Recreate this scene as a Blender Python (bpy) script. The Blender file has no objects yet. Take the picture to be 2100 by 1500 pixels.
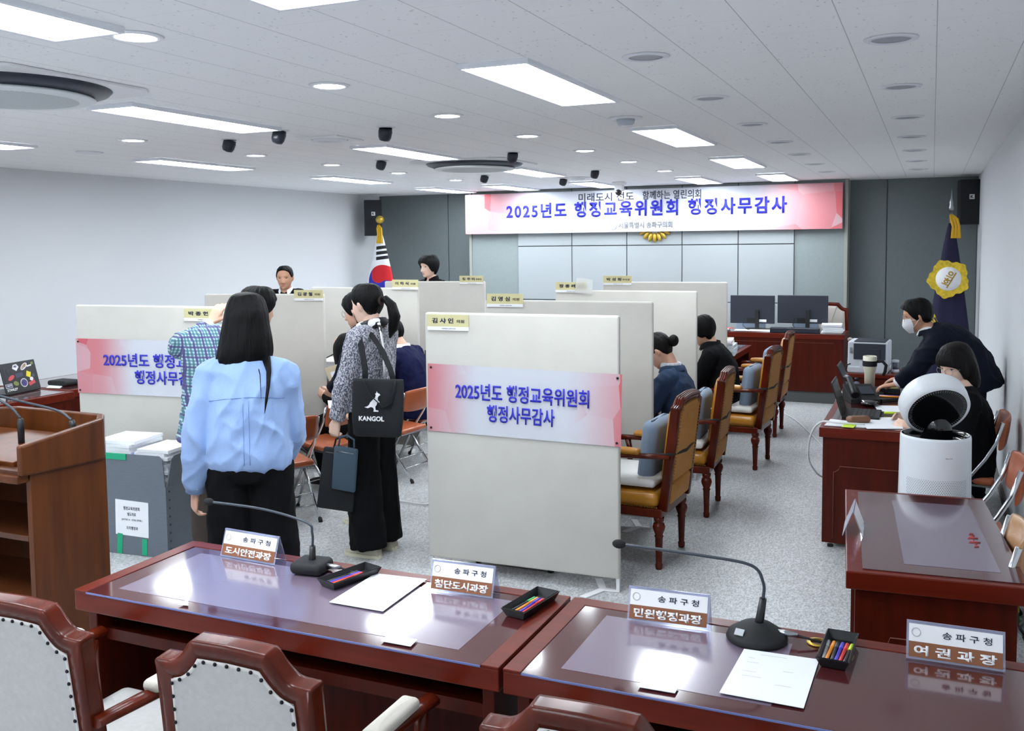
import bpy, bmesh, math, random
import numpy as np
from mathutils import Vector, Matrix, Euler, noise as mnoise

# ------------------------------------------------------------------ camera
C = bpy.context.scene.collection
SC = bpy.context.scene
F_PX, CX_PX, CY_PX = 1959.4, 1050.0, 644.15
YAW, PITCH, ROLL = 0.4143, 0.07389, -0.010627
HCAM, ZC = 1.85, 2.59                       # eye height, ceiling height
XL, XR, YB, YF = -7.8, 0.49, 12.72, -1.6     # left wall, right wall, back wall, wall behind the photographer

def _rot(yaw, pitch, roll):
    cy, sy, cp, sp, cr, sr = math.cos(yaw), math.sin(yaw), math.cos(pitch), math.sin(pitch), math.cos(roll), math.sin(roll)
    Ry = np.array([[cy, 0, sy], [0, 1, 0], [-sy, 0, cy]])
    Rx = np.array([[1, 0, 0], [0, cp, -sp], [0, sp, cp]])
    Rz = np.array([[cr, -sr, 0], [sr, cr, 0], [0, 0, 1]])
    return Rz @ Rx @ Ry
RC = _rot(YAW, PITCH, ROLL)
CAM = Vector((0, 0, HCAM))
def w3(r): return Vector((r[0], r[2], -r[1]))
cam_d = bpy.data.cameras.new('camera'); cam = bpy.data.objects.new('camera', cam_d); C.objects.link(cam)
ax, ay, az = w3(RC[0]), -w3(RC[1]), -w3(RC[2])
cam.matrix_world = Matrix(((ax.x, ay.x, az.x, 0), (ax.y, ay.y, az.y, 0), (ax.z, ay.z, az.z, HCAM), (0, 0, 0, 1)))
cam_d.sensor_width = 36.0; cam_d.sensor_fit = 'HORIZONTAL'
cam_d.lens = F_PX * 36.0 / 2100.0
cam_d.shift_x = (1050 - CX_PX) / 2100.0; cam_d.shift_y = (CY_PX - 750) / 2100.0
cam_d.clip_start = 0.05
SC.camera = cam

def ray(x, y):
    d = RC.T @ np.array([(x - CX_PX) / F_PX, (y - CY_PX) / F_PX, 1.0]); return w3(d)
def at_z(x, y, z): d = ray(x, y); return CAM + d * ((z - HCAM) / d.z)
def at_y(x, y, Y): d = ray(x, y); return CAM + d * (Y / d.y)
def at_x(x, y, X): d = ray(x, y); return CAM + d * (X / d.x)

# ------------------------------------------------------------------ light and exposure
wd = bpy.data.worlds.new('world'); SC.world = wd; wd.use_nodes = True
wd.node_tree.nodes['Background'].inputs[0].default_value = (0.85, 0.92, 1.0, 1)
wd.node_tree.nodes['Background'].inputs[1].default_value = 0.25
SC.view_settings.view_transform = 'Standard'; SC.view_settings.look = 'None'
SC.view_settings.gamma = 1.0; SC.view_settings.exposure = 1.4
SC.view_settings.use_curve_mapping = False
PANEL_STRENGTH, DOWN_STRENGTH = 9.5, 16.0
LAMP_TINT = (0.87, 0.94, 1.0)

# ------------------------------------------------------------------ materials
def lin(c):
    c = c / 255.0
    return c / 12.92 if c <= 0.04045 else ((c + 0.055) / 1.055) ** 2.4
def rgb(r, g, b): return (lin(r), lin(g), lin(b), 1.0)
MATS = {}
def mat(name, col, rough=0.5, metal=0.0, var=0.0, vscale=8.0, stretch=(1, 1, 1), bump=0.0, bscale=60.0, coat=0.0,
        spec=0.5, emit=0.0, alpha=1.0, trans=0.0, ior=1.5, sheen=0.0, bstretch=None):
    if name in MATS: return MATS[name]
    m = bpy.data.materials.new(name); m.use_nodes = True
    nt = m.node_tree; b = nt.nodes['Principled BSDF']
    c = rgb(*col) if len(col) == 3 else col
    b.inputs['Base Color'].default_value = c
    b.inputs['Roughness'].default_value = rough; b.inputs['Metallic'].default_value = metal
    b.inputs['Specular IOR Level'].default_value = spec
    b.inputs['Coat Weight'].default_value = coat; b.inputs['Coat Roughness'].default_value = 0.08
    b.inputs['IOR'].default_value = ior
    b.inputs['Sheen Weight'].default_value = sheen
    if emit:
        b.inputs['Emission Color'].default_value = c; b.inputs['Emission Strength'].default_value = emit
    if alpha < 1: b.inputs['Alpha'].default_value = alpha
    if trans: b.inputs['Transmission Weight'].default_value = trans
    if var or bump:
        tc = nt.nodes.new('ShaderNodeTexCoord'); mp = nt.nodes.new('ShaderNodeMapping')
        nt.links.new(tc.outputs['Object'], mp.inputs['Vector'])
        mp.inputs['Scale'].default_value = stretch
    if var:
        nz = nt.nodes.new('ShaderNodeTexNoise'); nz.inputs['Scale'].default_value = vscale; nz.inputs['Detail'].default_value = 5
        nt.links.new(mp.outputs[0], nz.inputs['Vector'])
        rp = nt.nodes.new('ShaderNodeValToRGB')
        rp.color_ramp.elements[0].position = 0.3; rp.color_ramp.elements[1].position = 0.7
        rp.color_ramp.elements[0].color = tuple(x * (1 - var) for x in c[:3]) + (1,)
        rp.color_ramp.elements[1].color = tuple(min(1, x * (1 + var)) for x in c[:3]) + (1,)
        nt.links.new(nz.outputs['Fac'], rp.inputs[0]); nt.links.new(rp.outputs[0], b.inputs['Base Color'])
    if bump:
        mp2 = mp
        if bstretch:
            mp2 = nt.nodes.new('ShaderNodeMapping'); nt.links.new(tc.outputs['Object'], mp2.inputs['Vector']); mp2.inputs['Scale'].default_value = bstretch
        nb = nt.nodes.new('ShaderNodeTexNoise'); nb.inputs['Scale'].default_value = bscale; nb.inputs['Detail'].default_value = 4
        nt.links.new(mp2.outputs[0], nb.inputs['Vector'])
        bp = nt.nodes.new('ShaderNodeBump'); bp.inputs['Strength'].default_value = bump; bp.inputs['Distance'].default_value = 0.01
        nt.links.new(nb.outputs['Fac'], bp.inputs['Height']); nt.links.new(bp.outputs[0], b.inputs['Normal'])
    MATS[name] = m; return m
def nodes_of(m): return m.node_tree, m.node_tree.nodes['Principled BSDF']
class NB:                                    # tiny node builder
    def __init__(s, m): s.nt = m.node_tree; s.b = s.nt.nodes['Principled BSDF']
    def n(s, t, **k):
        x = s.nt.nodes.new(t)
        for a, v in k.items(): setattr(x, a, v)
        return x
    def l(s, a, b): s.nt.links.new(a, b)
    def math(s, op, a, b=None, c=None):
        x = s.nt.nodes.new('ShaderNodeMath'); x.operation = op
        for i, v in enumerate((a, b, c)):
            if v is None: continue
            if hasattr(v, 'links'): s.nt.links.new(v, x.inputs[i])
            else: x.inputs[i].default_value = v
        return x.outputs[0]
    def mix(s, f, a, b):
        x = s.nt.nodes.new('ShaderNodeMix'); x.data_type = 'RGBA'
        for i, v in ((0, f), (6, a), (7, b)):
            if hasattr(v, 'links'): s.nt.links.new(v, x.inputs[i])
            else: x.inputs[i].default_value = v
        return x.outputs[2]
    def obj(s):
        t = s.n('ShaderNodeTexCoord'); sp = s.n('ShaderNodeSeparateXYZ'); s.l(t.outputs['Object'], sp.inputs[0])
        return t.outputs['Object'], sp.outputs[0], sp.outputs[1], sp.outputs[2]

# ------------------------------------------------------------------ mesh helpers
class MB:
    def __init__(s): s.v = []; s.f = []; s.s = []; s.k = []; s.T = Matrix(); s.slot = 0
    def add(s, vs, fs, smooth=False):
        o = len(s.v); s.v += [s.T @ Vector(p) for p in vs]
        for f in fs: s.f.append([i + o for i in f]); s.s.append(smooth); s.k.append(s.slot)
        return s
    def box(s, c, d, rz=0.0, rot=None):
        x, y, z = d[0] / 2, d[1] / 2, d[2] / 2
        M = Matrix.Translation(c) @ (rot.to_4x4() if rot is not None else Matrix.Rotation(rz, 4, 'Z'))
        vs = [M @ Vector(p) for p in ((-x, -y, -z), (x, -y, -z), (x, y, -z), (-x, y, -z), (-x, -y, z), (x, -y, z), (x, y, z), (-x, y, z))]
        return s.add(vs, [(0, 3, 2, 1), (4, 5, 6, 7), (0, 1, 5, 4), (1, 2, 6, 5), (2, 3, 7, 6), (3, 0, 4, 7)])
    def rbox(s, c, d, r, seg=3, rot=None, puff=0.0):
        # rounded (cushion-like) box
        N = 10; x, y, z = d[0] / 2, d[1] / 2, d[2] / 2
        M = Matrix.Translation(c) @ (rot.to_4x4() if rot is not None else Matrix())
        rings = []
        prof = [(a * math.pi / 2 / seg) for a in range(seg + 1)]
        lv = [(-z + r - r * math.sin(a), r - r * math.cos(a)) for a in reversed(prof)] + [(z - r + r * math.sin(a), r - r * math.cos(a)) for a in prof]
        for (zz, ins) in lv:
            rr = max(r - ins, r * 0.25); hx, hy = x - ins, y - ins; ring = []
            for (sx, sy, a0) in ((1, 1, 0), (-1, 1, 90), (-1, -1, 180), (1, -1, 270)):
                for q in range(4):
                    a = math.radians(a0 + 30 * q)
                    ring.append(M @ Vector((sx * (hx - rr) + rr * math.cos(a), sy * (hy - rr) + rr * math.sin(a), zz)))
            rings.append(ring)
        s.loft(rings, cap=False, smooth=True)
        for zz, fl in ((-z, True), (z, False)):     # puffed caps
            base = rings[0] if fl else rings[-1]
            cen = sum(base, Vector()) / len(base)
            up = (M.to_3x3() @ Vector((0, 0, -1 if fl else 1))) * puff
            prev = base
            for t, h in ((0.6, 0.75), (0.25, 0.97)):
                ring = [cen + (p - cen) * t + up * h for p in base]
                s.loft([prev, ring], cap=False, smooth=True, flip=fl); prev = ring
            n = len(prev); s.add(prev + [cen + up], [((i + 1) % n, i, n) if fl else (i, (i + 1) % n, n) for i in range(n)], True)
        return s
    def loft(s, rings, cap=True, smooth=True, close=True, flip=False):
        n = len(rings[0]); vs = [p for r in rings for p in r]; fs = []
        for i in range(len(rings) - 1):
            for j in range(n if close else n - 1):
                a, b = i * n + j, i * n + (j + 1) % n
                q = (a, b, b + n, a + n); fs.append(tuple(reversed(q)) if flip else q)
        s.add(vs, fs, smooth)
        if cap and close:
            s.add(rings[0], [tuple(range(n - 1, -1, -1))]); s.add(rings[-1], [tuple(range(n))])
        return s
    def tube(s, pts, r, n=8, cap=True, flat=1.0, lat=None):
        pts = [Vector(p) for p in pts]; m = len(pts)
        rs = r if hasattr(r, '__len__') else [r] * m
        T = [((pts[min(i + 1, m - 1)] - pts[max(i - 1, 0)]).normalized()) for i in range(m)]
        u = Vector(lat) if lat is not None else (Vector((0, 0, 1)) if abs(T[0].z) < 0.9 else Vector((1, 0, 0)))
        rings = []
        for i in range(m):
            u = (u - T[i] * u.dot(T[i]))
            if u.length < 1e-6: u = T[i].orthogonal()
            u.normalize(); w = T[i].cross(u)
            ru, rw = (rs[i] if hasattr(rs[i], '__len__') else (rs[i], rs[i] * flat))
            rings.append([pts[i] + u * (ru * math.cos(2 * math.pi * j / n)) + w * (rw * math.sin(2 * math.pi * j / n)) for j in range(n)])
        return s.loft(rings, cap)
    def lathe(s, prof, n=24, M=None, cap=True, smooth=True):
        M = M or Matrix()
        rings = [[M @ Vector((r * math.cos(2 * math.pi * j / n), r * math.sin(2 * math.pi * j / n), z)) for j in range(n)] for r, z in prof]
        return s.loft(rings, cap, smooth)
    def ell(s, c, r, n=16, m=10, rot=None):
        M = Matrix.Translation(c) @ (rot.to_4x4() if rot is not None else Matrix())
        rings = [[M @ Vector((r[0] * math.sin(t) * math.cos(p), r[1] * math.sin(t) * math.sin(p), r[2] * math.cos(t)))
                  for p in [2 * math.pi * j / n for j in range(n)]] for t in [math.pi - (0.04 + (math.pi - 0.08) * i / m) for i in range(m + 1)]]
        return s.loft(rings, True, True)
    def prism(s, poly, d0, d1, M=None, smooth=False):
        # polygon in local XY, extruded along local Z from d0 to d1
        M = M or Matrix(); n = len(poly)
        a = sum(poly[i][0] * poly[(i + 1) % n][1] - poly[(i + 1) % n][0] * poly[i][1] for i in range(n))
        if a < 0: poly = list(reversed(poly))
        lo = [M @ Vector((p[0], p[1], d0)) for p in poly]; hi = [M @ Vector((p[0], p[1], d1)) for p in poly]
        s.add(lo + hi, [(i, (i + 1) % n, n + (i + 1) % n, n + i) for i in range(n)], smooth)
        s.add(lo, [tuple(range(n - 1, -1, -1))]); s.add(hi, [tuple(range(n))]); return s
    def ringprism(s, outer, inner, d0, d1, M=None):
        M = M or Matrix(); n = len(outer)
        P = [[M @ Vector((p[0], p[1], d)) for p in poly] for poly in (outer, inner) for d in (d0, d1)]
        o0, o1, i0, i1 = P
        k = lambda a, b, fl: s.loft([a, b], False, False, True, fl)
        k(o0, o1, False); k(i0, i1, True); k(o1, i1, False); k(o0, i0, True); return s
    def quad(s, a, b, c, d, smooth=False): return s.add([a, b, c, d], [(0, 1, 2, 3)], smooth)
    def build(s, name, m, parent=None, bevel=0.0, loc=None, rotz=0.0, seg=2):
        me = bpy.data.meshes.new(name); me.from_pydata([tuple(p) for p in s.v], [], s.f); me.validate()
        if len(me.polygons) == len(s.s):
            me.polygons.foreach_set('use_smooth', s.s); me.polygons.foreach_set('material_index', s.k)
        if len(s.f) > 1:
            bm = bmesh.new(); bm.from_mesh(me); bmesh.ops.remove_doubles(bm, verts=bm.verts[:], dist=1e-6); bmesh.ops.recalc_face_normals(bm, faces=bm.faces[:]); bm.to_mesh(me); bm.free()
        for x in (m if isinstance(m, (list, tuple)) else [m]): me.materials.append(x)
        me.update()
        o = bpy.data.objects.new(name, me); C.objects.link(o)
        if parent is not None: o.parent = parent
        if loc is not None: o.location = loc
        o.rotation_euler.z = rotz
        if bevel:
            bv = o.modifiers.new('bevel', 'BEVEL'); bv.width = bevel; bv.segments = seg; bv.limit_method = 'ANGLE'; bv.angle_limit = math.radians(40)
        return o
def thing(name, label, cat, loc=(0, 0, 0), rotz=0.0, group=None):
    o = bpy.data.objects.new(name, None); C.objects.link(o); o.empty_display_size = 0.1
    o.location = loc; o.rotation_euler = (0, 0, rotz)
    return tag(o, label, cat, group)
def tag(o, label, cat, group=None):
    o['label'] = label; o['category'] = cat
    if group: o['group'] = group
    return o
def struct(o): o['kind'] = 'structure'; return o
def dup(root, loc, rotz, label, group=None):
    r = root.copy(); C.objects.link(r); r.location = loc; r.rotation_euler = (0, 0, rotz); r['label'] = label
    if group: r['group'] = group
    def rec(src, dst):
        for ch in list(src.children):
            c = ch.copy(); C.objects.link(c); c.parent = dst; rec(ch, c)
    rec(root, r); return r

def text_mesh(name, s, m, parent, center, w=None, h=None, rot=None, bold=0.0, thick=0.0006, spacing=1.0, leading=1.0):
    cu = bpy.data.curves.new('tmp', 'FONT'); cu.body = s; cu.size = 1.0; cu.offset = bold; cu.extrude = 0.0
    cu.align_x = 'CENTER'; cu.space_character = spacing; cu.resolution_u = 3; cu.space_line = leading
    t = bpy.data.objects.new('tmp', cu); C.objects.link(t)
    dg = bpy.context.evaluated_depsgraph_get(); dg.update()
    me = bpy.data.meshes.new_from_object(t.evaluated_get(dg))
    bpy.data.objects.remove(t); bpy.data.curves.remove(cu)
    n = len(me.vertices); co = np.empty(n * 3); me.vertices.foreach_get('co', co); co = co.reshape(-1, 3)
    lo, hi = co.min(0), co.max(0); sz = np.maximum(hi - lo, 1e-6)
    sx = (w / sz[0]) if w else (h / sz[1]); sy = (h / sz[1]) if h else sx
    co -= (lo + hi) / 2; co[:, 0] *= sx; co[:, 1] *= sy; co[:, 2] = 0
    me.vertices.foreach_set('co', co.ravel()); me.name = name
    bm = bmesh.new(); bm.from_mesh(me)                      # give the lettering a real thickness
    r = bmesh.ops.extrude_face_region(bm, geom=bm.faces[:])
    bmesh.ops.translate(bm, verts=[g for g in r['geom'] if isinstance(g, bmesh.types.BMVert)], vec=(0, 0, thick))
    bm.to_mesh(me); bm.free()
    me.materials.clear(); me.materials.append(m)
    o = bpy.data.objects.new(name, me); C.objects.link(o)
    if parent is not None: o.parent = parent
    R = rot if rot is not None else Euler((math.pi / 2, 0, 0)).to_matrix()
    o.matrix_local = Matrix.Translation(center) @ R.to_4x4()
    return o
FACE_FRONT = Euler((math.pi / 2, 0, 0)).to_matrix()          # lettering that faces -Y

# palette
WALL = mat('white_wall_paint', (224, 227, 230), 0.75, bump=0.05, bscale=300)
DGREY = mat('dark_grey_panel', (108, 117, 119), 0.6, var=0.04, vscale=40)
MGREY = mat('mid_grey_panel', (140, 150, 150), 0.6, var=0.03, vscale=40)
LPANEL = mat('white_wall_panel', (164, 171, 174), 0.55)
SEAM = mat('seam', (60, 62, 60), 0.6)
WHITE_METAL = mat('white_metal', (235, 236, 238), 0.4)
WOOD = mat('red_brown_wood', (76, 20, 7), 0.36, var=0.22, vscale=3.0, stretch=(9, 9, 1.2), spec=0.22)
WOODH = mat('red_brown_wood_top', (100, 28, 12), 0.3, var=0.18, vscale=3.0, stretch=(1.2, 14, 14), spec=0.3)
CHAIRWOOD = mat('chair_wood', (84, 26, 9), 0.24, var=0.3, vscale=6.0, stretch=(3, 3, 1), spec=0.28)
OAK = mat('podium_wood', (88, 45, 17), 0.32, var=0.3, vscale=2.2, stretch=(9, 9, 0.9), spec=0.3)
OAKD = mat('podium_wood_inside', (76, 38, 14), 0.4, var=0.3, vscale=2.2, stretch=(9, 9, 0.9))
BLACK = mat('black_plastic', (24, 25, 28), 0.4)
BLACKM = mat('black_matte', (20, 21, 24), 0.7)
BLACKG = mat('black_gloss', (14, 15, 18), 0.12, coat=0.4)
NAVYSCR = mat('monitor_back', (40, 46, 60), 0.45)
CHROME = mat('chrome', (205, 208, 212), 0.16, metal=1.0)
STEEL = mat('steel', (170, 172, 176), 0.3, metal=1.0)
PAPER = mat('paper', (240, 242, 246), 0.7)
PAPERG = mat('paper_edges', (226, 230, 234), 0.8, var=0.08, vscale=4, stretch=(1, 1, 300))
WHITE = mat('white_plastic', (236, 240, 244), 0.3)
WHITEP = mat('white_print', (248, 248, 250), 0.6)
INK = mat('dark_ink', (36, 42, 66), 0.7)
INKG = mat('grey_ink', (120, 120, 128), 0.7)
BLUEINK = mat('blue_print', (40, 42, 190), 0.6)
BROWNCARD = mat('brown_card', (142, 88, 58), 0.6)
GOLD = mat('gold', (205, 172, 70), 0.35, metal=0.6)
# ------------------------------------------------------------------ room shell
def shell_box(name, c, d, m):
    return struct(MB().box((0, 0, 0), d).build(name, m, loc=c))
W, D = XR - XL, YB - YF
mfl = mat('floor_vinyl', (168, 165, 158), 0.42, spec=0.35)
q = NB(mfl); ov, ox, oy, oz = q.obj()
nz = q.n('ShaderNodeTexNoise'); nz.inputs['Scale'].default_value = 130; nz.inputs['Detail'].default_value = 3
mp = q.n('ShaderNodeMapping'); mp.inputs['Scale'].default_value = (1, 0.45, 1); mp.inputs['Rotation'].default_value = (0, 0, 0.5); q.l(ov, mp.inputs[0]); q.l(mp.outputs[0], nz.inputs['Vector'])
rp = q.n('ShaderNodeValToRGB'); rp.color_ramp.elements[0].position = 0.32; rp.color_ramp.elements[1].position = 0.7
rp.color_ramp.elements[0].color = rgb(150, 152, 152); rp.color_ramp.elements[1].color = rgb(214, 216, 218)
q.l(nz.outputs['Fac'], rp.inputs[0]); q.l(rp.outputs[0], q.b.inputs['Base Color'])
bp = q.n('ShaderNodeBump'); bp.inputs['Strength'].default_value = 0.25; bp.inputs['Distance'].default_value = 0.004
q.l(nz.outputs['Fac'], bp.inputs['Height']); q.l(bp.outputs[0], q.b.inputs['Normal'])
shell_box('floor', ((XL + XR) / 2, (YB + YF) / 2, -0.05), (W + 0.4, D + 0.4, 0.1), mfl)

mce = mat('ceiling_tile', (222, 224, 230), 0.8)
q = NB(mce); ov, ox, oy, oz = q.obj()
OX, OY = (XL + XR) / 2, (YB + YF) / 2
wx = q.math('ADD', ox, OX + 60.0); wy = q.math('ADD', oy, OY + 60.0)
fx = q.math('ABSOLUTE', q.math('SUBTRACT', q.math('MODULO', wx, 0.3), 0.15))
row = q.math('MODULO', q.math('FLOOR', q.math('DIVIDE', wx, 0.3)), 2.0)
fy = q.math('ABSOLUTE', q.math('SUBTRACT', q.math('MODULO', q.math('ADD', wy, q.math('MULTIPLY', row, 0.3)), 0.6), 0.3))
lx = q.math('GREATER_THAN', fx, 0.1483); ly = q.math('GREATER_THAN', fy, 0.2990)
vn = q.n('ShaderNodeTexVoronoi'); vn.inputs['Scale'].default_value = 42
mp = q.n('ShaderNodeMapping'); mp.inputs['Scale'].default_value = (1.0, 0.55, 1); q.l(ov, mp.inputs[0]); q.l(mp.outputs[0], vn.inputs['Vector'])
nz = q.n('ShaderNodeTexNoise'); nz.inputs['Scale'].default_value = 7; q.l(ov, nz.inputs['Vector'])
thr = q.math('MULTIPLY', nz.outputs['Fac'], 0.34)
sp = q.math('LESS_THAN', vn.outputs['Distance'], thr)
nz2 = q.n('ShaderNodeTexNoise'); nz2.inputs['Scale'].default_value = 90; q.l(ov, nz2.inputs['Vector'])
sp = q.math('MULTIPLY', sp, q.math('GREATER_THAN', nz2.outputs['Fac'], 0.53))
c1 = q.mix(q.math('MULTIPLY', sp, 0.55), rgb(248, 248, 249), rgb(172, 174, 180))
c2 = q.mix(q.math('MULTIPLY', q.math('MAXIMUM', lx, q.math('MULTIPLY', ly, 0.45)), 0.55), c1, rgb(120, 122, 128))
q.l(c2, q.b.inputs['Base Color'])
shell_box('ceiling', (OX, OY, ZC + 0.05), (W + 0.4, D + 0.4, 0.1), mce)
shell_box('wall_left', (XL - 0.05, OY, ZC / 2), (0.1, D, ZC), WALL)
shell_box('wall_right', (XR + 0.05, OY, ZC / 2), (0.1, D, ZC), WALL)
shell_box('wall_front', (OX, YF - 0.05, ZC / 2), (W + 0.2, 0.1, ZC), WALL)
# back wall: dark grey boards with open seams
mb = MB(); mb.box((0, 0.06, 0), (W + 0.2, 0.1, ZC))
seams = sorted([at_y(919.5, 480, YB).x, at_y(1818, 500, YB).x])
edges = [XL] + seams + [XR]
for a, b in zip(edges[:-1], edges[1:]):
    if b - a > 0.05: mb.box(((a + b) / 2 - OX, 0.0, 0), (b - a - 0.012, 0.03, ZC))
struct(mb.build('wall_back', [DGREY], loc=(OX, YB + 0.015, ZC / 2), bevel=0.003))
# raised centre panel of the back wall
YP = 12.42
xa, xb = at_y(969, 540, YP).x, at_y(1731, 540, YP).x
struct(MB().box((0, 0, 0), (xb - xa, 0.28, ZC)).build('trim_1', MGREY, loc=((xa + xb) / 2, YP + 0.15, ZC / 2)))
for nm, x in (('trim_2', xa - 0.02), ('trim_3', xb + 0.02)):
    struct(MB().box((0, 0, 0), (0.04, 0.32, ZC)).build(nm, mat('edge_strip', (158, 160, 154), 0.5), loc=(x, YP + 0.14, ZC / 2), bevel=0.004))
px = [1063, 1173.5, 1286, 1399, 1514, 1629]
xs = [at_y(p, 520, YP).x for p in px]
zs = [ZC, at_y(1340, 503, YP).z, at_y(1340, 618, YP).z, 0.1]
mb = MB()
x0m = (xs[0] + xs[-1]) / 2
for a, b in zip(xs[:-1], xs[1:]):
    for t, u in zip(zs[:-1], zs[1:]):
        mb.box(((a + b) / 2 - x0m, 0, (t + u) / 2), (b - a - 0.012, 0.024, t - u - 0.012))
struct(mb.build('trim_4', LPANEL, loc=(x0m, YP - 0.003, 0), bevel=0.002))
struct(MB().box((0, 0, 0), (xs[-1] - xs[0], 0.012, ZC - 0.1)).build('trim_5', SEAM, loc=(x0m, YP + 0.006, (ZC + 0.1) / 2)))
struct(MB().box((0, 0, 0), (0.012, D, 0.09)).build('baseboard_left', mat('baseboard', (120, 120, 118), 0.6), loc=(XL + 0.006, OY, 0.045)))
struct(MB().box((0, 0, 0), (0.012, D, 0.09)).build('baseboard_right', MATS['baseboard'], loc=(XR - 0.006, OY, 0.045)))

# ------------------------------------------------------------------ ceiling fittings
DIFF = mat('lamp_diffuser', (255, 255, 255), 0.5)
nt, b = nodes_of(DIFF); b.inputs['Emission Color'].default_value = LAMP_TINT + (1,); b.inputs['Emission Strength'].default_value = PANEL_STRENGTH
DDIFF = mat('downlight_diffuser', (255, 255, 255), 0.5)
nt, b = nodes_of(DDIFF); b.inputs['Emission Color'].default_value = LAMP_TINT + (1,); b.inputs['Emission Strength'].default_value = DOWN_STRENGTH
LAMPF = mat('lamp_frame', (232, 234, 240), 0.4)
def led_panel():
    t = thing('ceiling_light', '', 'light', (0, 0, ZC), 0, 'flat rectangular ceiling lights')
    o = [(-.16, -.61), (.16, -.61), (.16, .61), (-.16, .61)]; i = [(-.145, -.592), (.145, -.592), (.145, .592), (-.145, .592)]
    MB().ringprism(o, i, -0.024, -0.001).build('frame', LAMPF, t, bevel=0.003)
    MB().box((0, 0, -0.011), (.288, 1.182, .012)).build('diffuser', DIFF, t)
    return t
PANELS = [(-2.66, 1.87, 'bright rectangular ceiling light cut off at the top left corner'),
 (-1.69, 1.85, 'bright rectangular ceiling light cut off by the top edge'),
 (-1.65, 4.18, 'large rectangular ceiling light nearest overhead, in front of the dome smoke sensor'),
 (-1.655, 6.65, 'rectangular ceiling light just beyond the dome smoke sensor'),
 (-1.67, 9.1, 'rectangular ceiling light third along the right-hand row of lit panels'),
 (-1.65, 11.45, 'rectangular ceiling light at the far end of the right-hand row, over the banner end'),
 (-2.58, 11.5, 'rectangular ceiling light above the blue lettering of the long banner'),
 (-3.9, 4.35, 'long ceiling light beside the nearer round air conditioner'),
 (-3.85, 6.74, 'long ceiling light just left of the farther round air conditioner'),
 (-3.81, 9.2, 'ceiling light just beyond the farther round air conditioner'),
 (-3.9, 11.58, 'ceiling light directly above the small white camera on the banner'),
 (-5.08, 11.58, 'ceiling light over the left end of the long pink banner'),
 (-6.05, 4.37, 'ceiling light whose end shows at the left edge'),
 (-6.02, 6.75, 'ceiling light second along the left row, over the blank left wall side'),
 (-5.98, 9.2, 'ceiling light third along the left row above the head of the suited man'),
 (-6.08, 11.65, 'ceiling light at the far end of the left row near the left speaker')]
BEHIND = [(-3.9, 1.9), (-6.0, 1.9), (-1.66, -.55), (-3.9, -.55), (-6.0, -.55)]     # the same grid of lamps goes on over and behind the photographer
p0 = led_panel()
for i, (x, y, lb) in enumerate(PANELS):
    o = p0 if i == 0 else dup(p0, (0, 0, 0), 0, '')
    o.location = (x, y, ZC); o['label'] = lb
for x, y in BEHIND: dup(p0, (x, y, ZC), 0, 'rectangular ceiling light out of view over the photographer')
def downlight(lit):
    t = thing('downlight', '', 'light', (0, 0, ZC), 0, 'lit round downlights' if lit else 'unlit round downlights')
    MB().lathe([(.068, -.002), (.072, -.008), (.092, -.006), (.097, -.001), (.068, -.001)], 32, cap=False).build('trim_ring', LAMPF, t)
    if lit: MB().lathe([(.001, -.007), (.069, -.006), (.069, -.001)], 32).build('lens', DDIFF, t)
    else: MB().lathe([(.001, -.0015), (.05, -.0015), (.069, -.004), (.069, -.001)], 32).build('reflector', mat('unlit_lens', (170, 172, 180), 0.5), t)
    return t
d0 = downlight(True); k = 0
def ordn(i): return ['nearest', 'second', 'third', 'fourth', 'fifth', 'sixth', 'seventh', 'eighth'][i]
for col, ys, nm in ((-2.575, (2.6, 3.78, 4.96, 6.15, 7.35, 8.56, 9.85), 'the lit downlight row running under the room centre'),
                    (-5.07, (5.06, 6.37, 7.45, 8.65, 9.95), 'the lit downlight row over the left desks')):
    for i, y in enumerate(ys):
        o = d0 if k == 0 else dup(d0, (0, 0, 0), 0, ''); k += 1
        o.location = (col, y, ZC); o['label'] = 'glowing round downlight, %s in %s' % (ordn(i), nm)
u0 = downlight(False); k = 0
for col, ys, nm in ((-0.155, (3.86, 5.07, 6.35, 7.56, 8.73, 9.93, 11.11), 'the unlit row beside the right wall'),
                    (-1.065, (3.78, 5.0, 6.25, 7.46, 8.6, 9.78, 10.96), 'the unlit row right of the rectangular lights')):
    for i, y in enumerate(ys):
        o = u0 if k == 0 else dup(u0, (0, 0, 0), 0, ''); k += 1
        o.location = (col, y, ZC); o['label'] = 'switched-off round downlight, %s in %s' % (ordn(i), nm)
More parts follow.
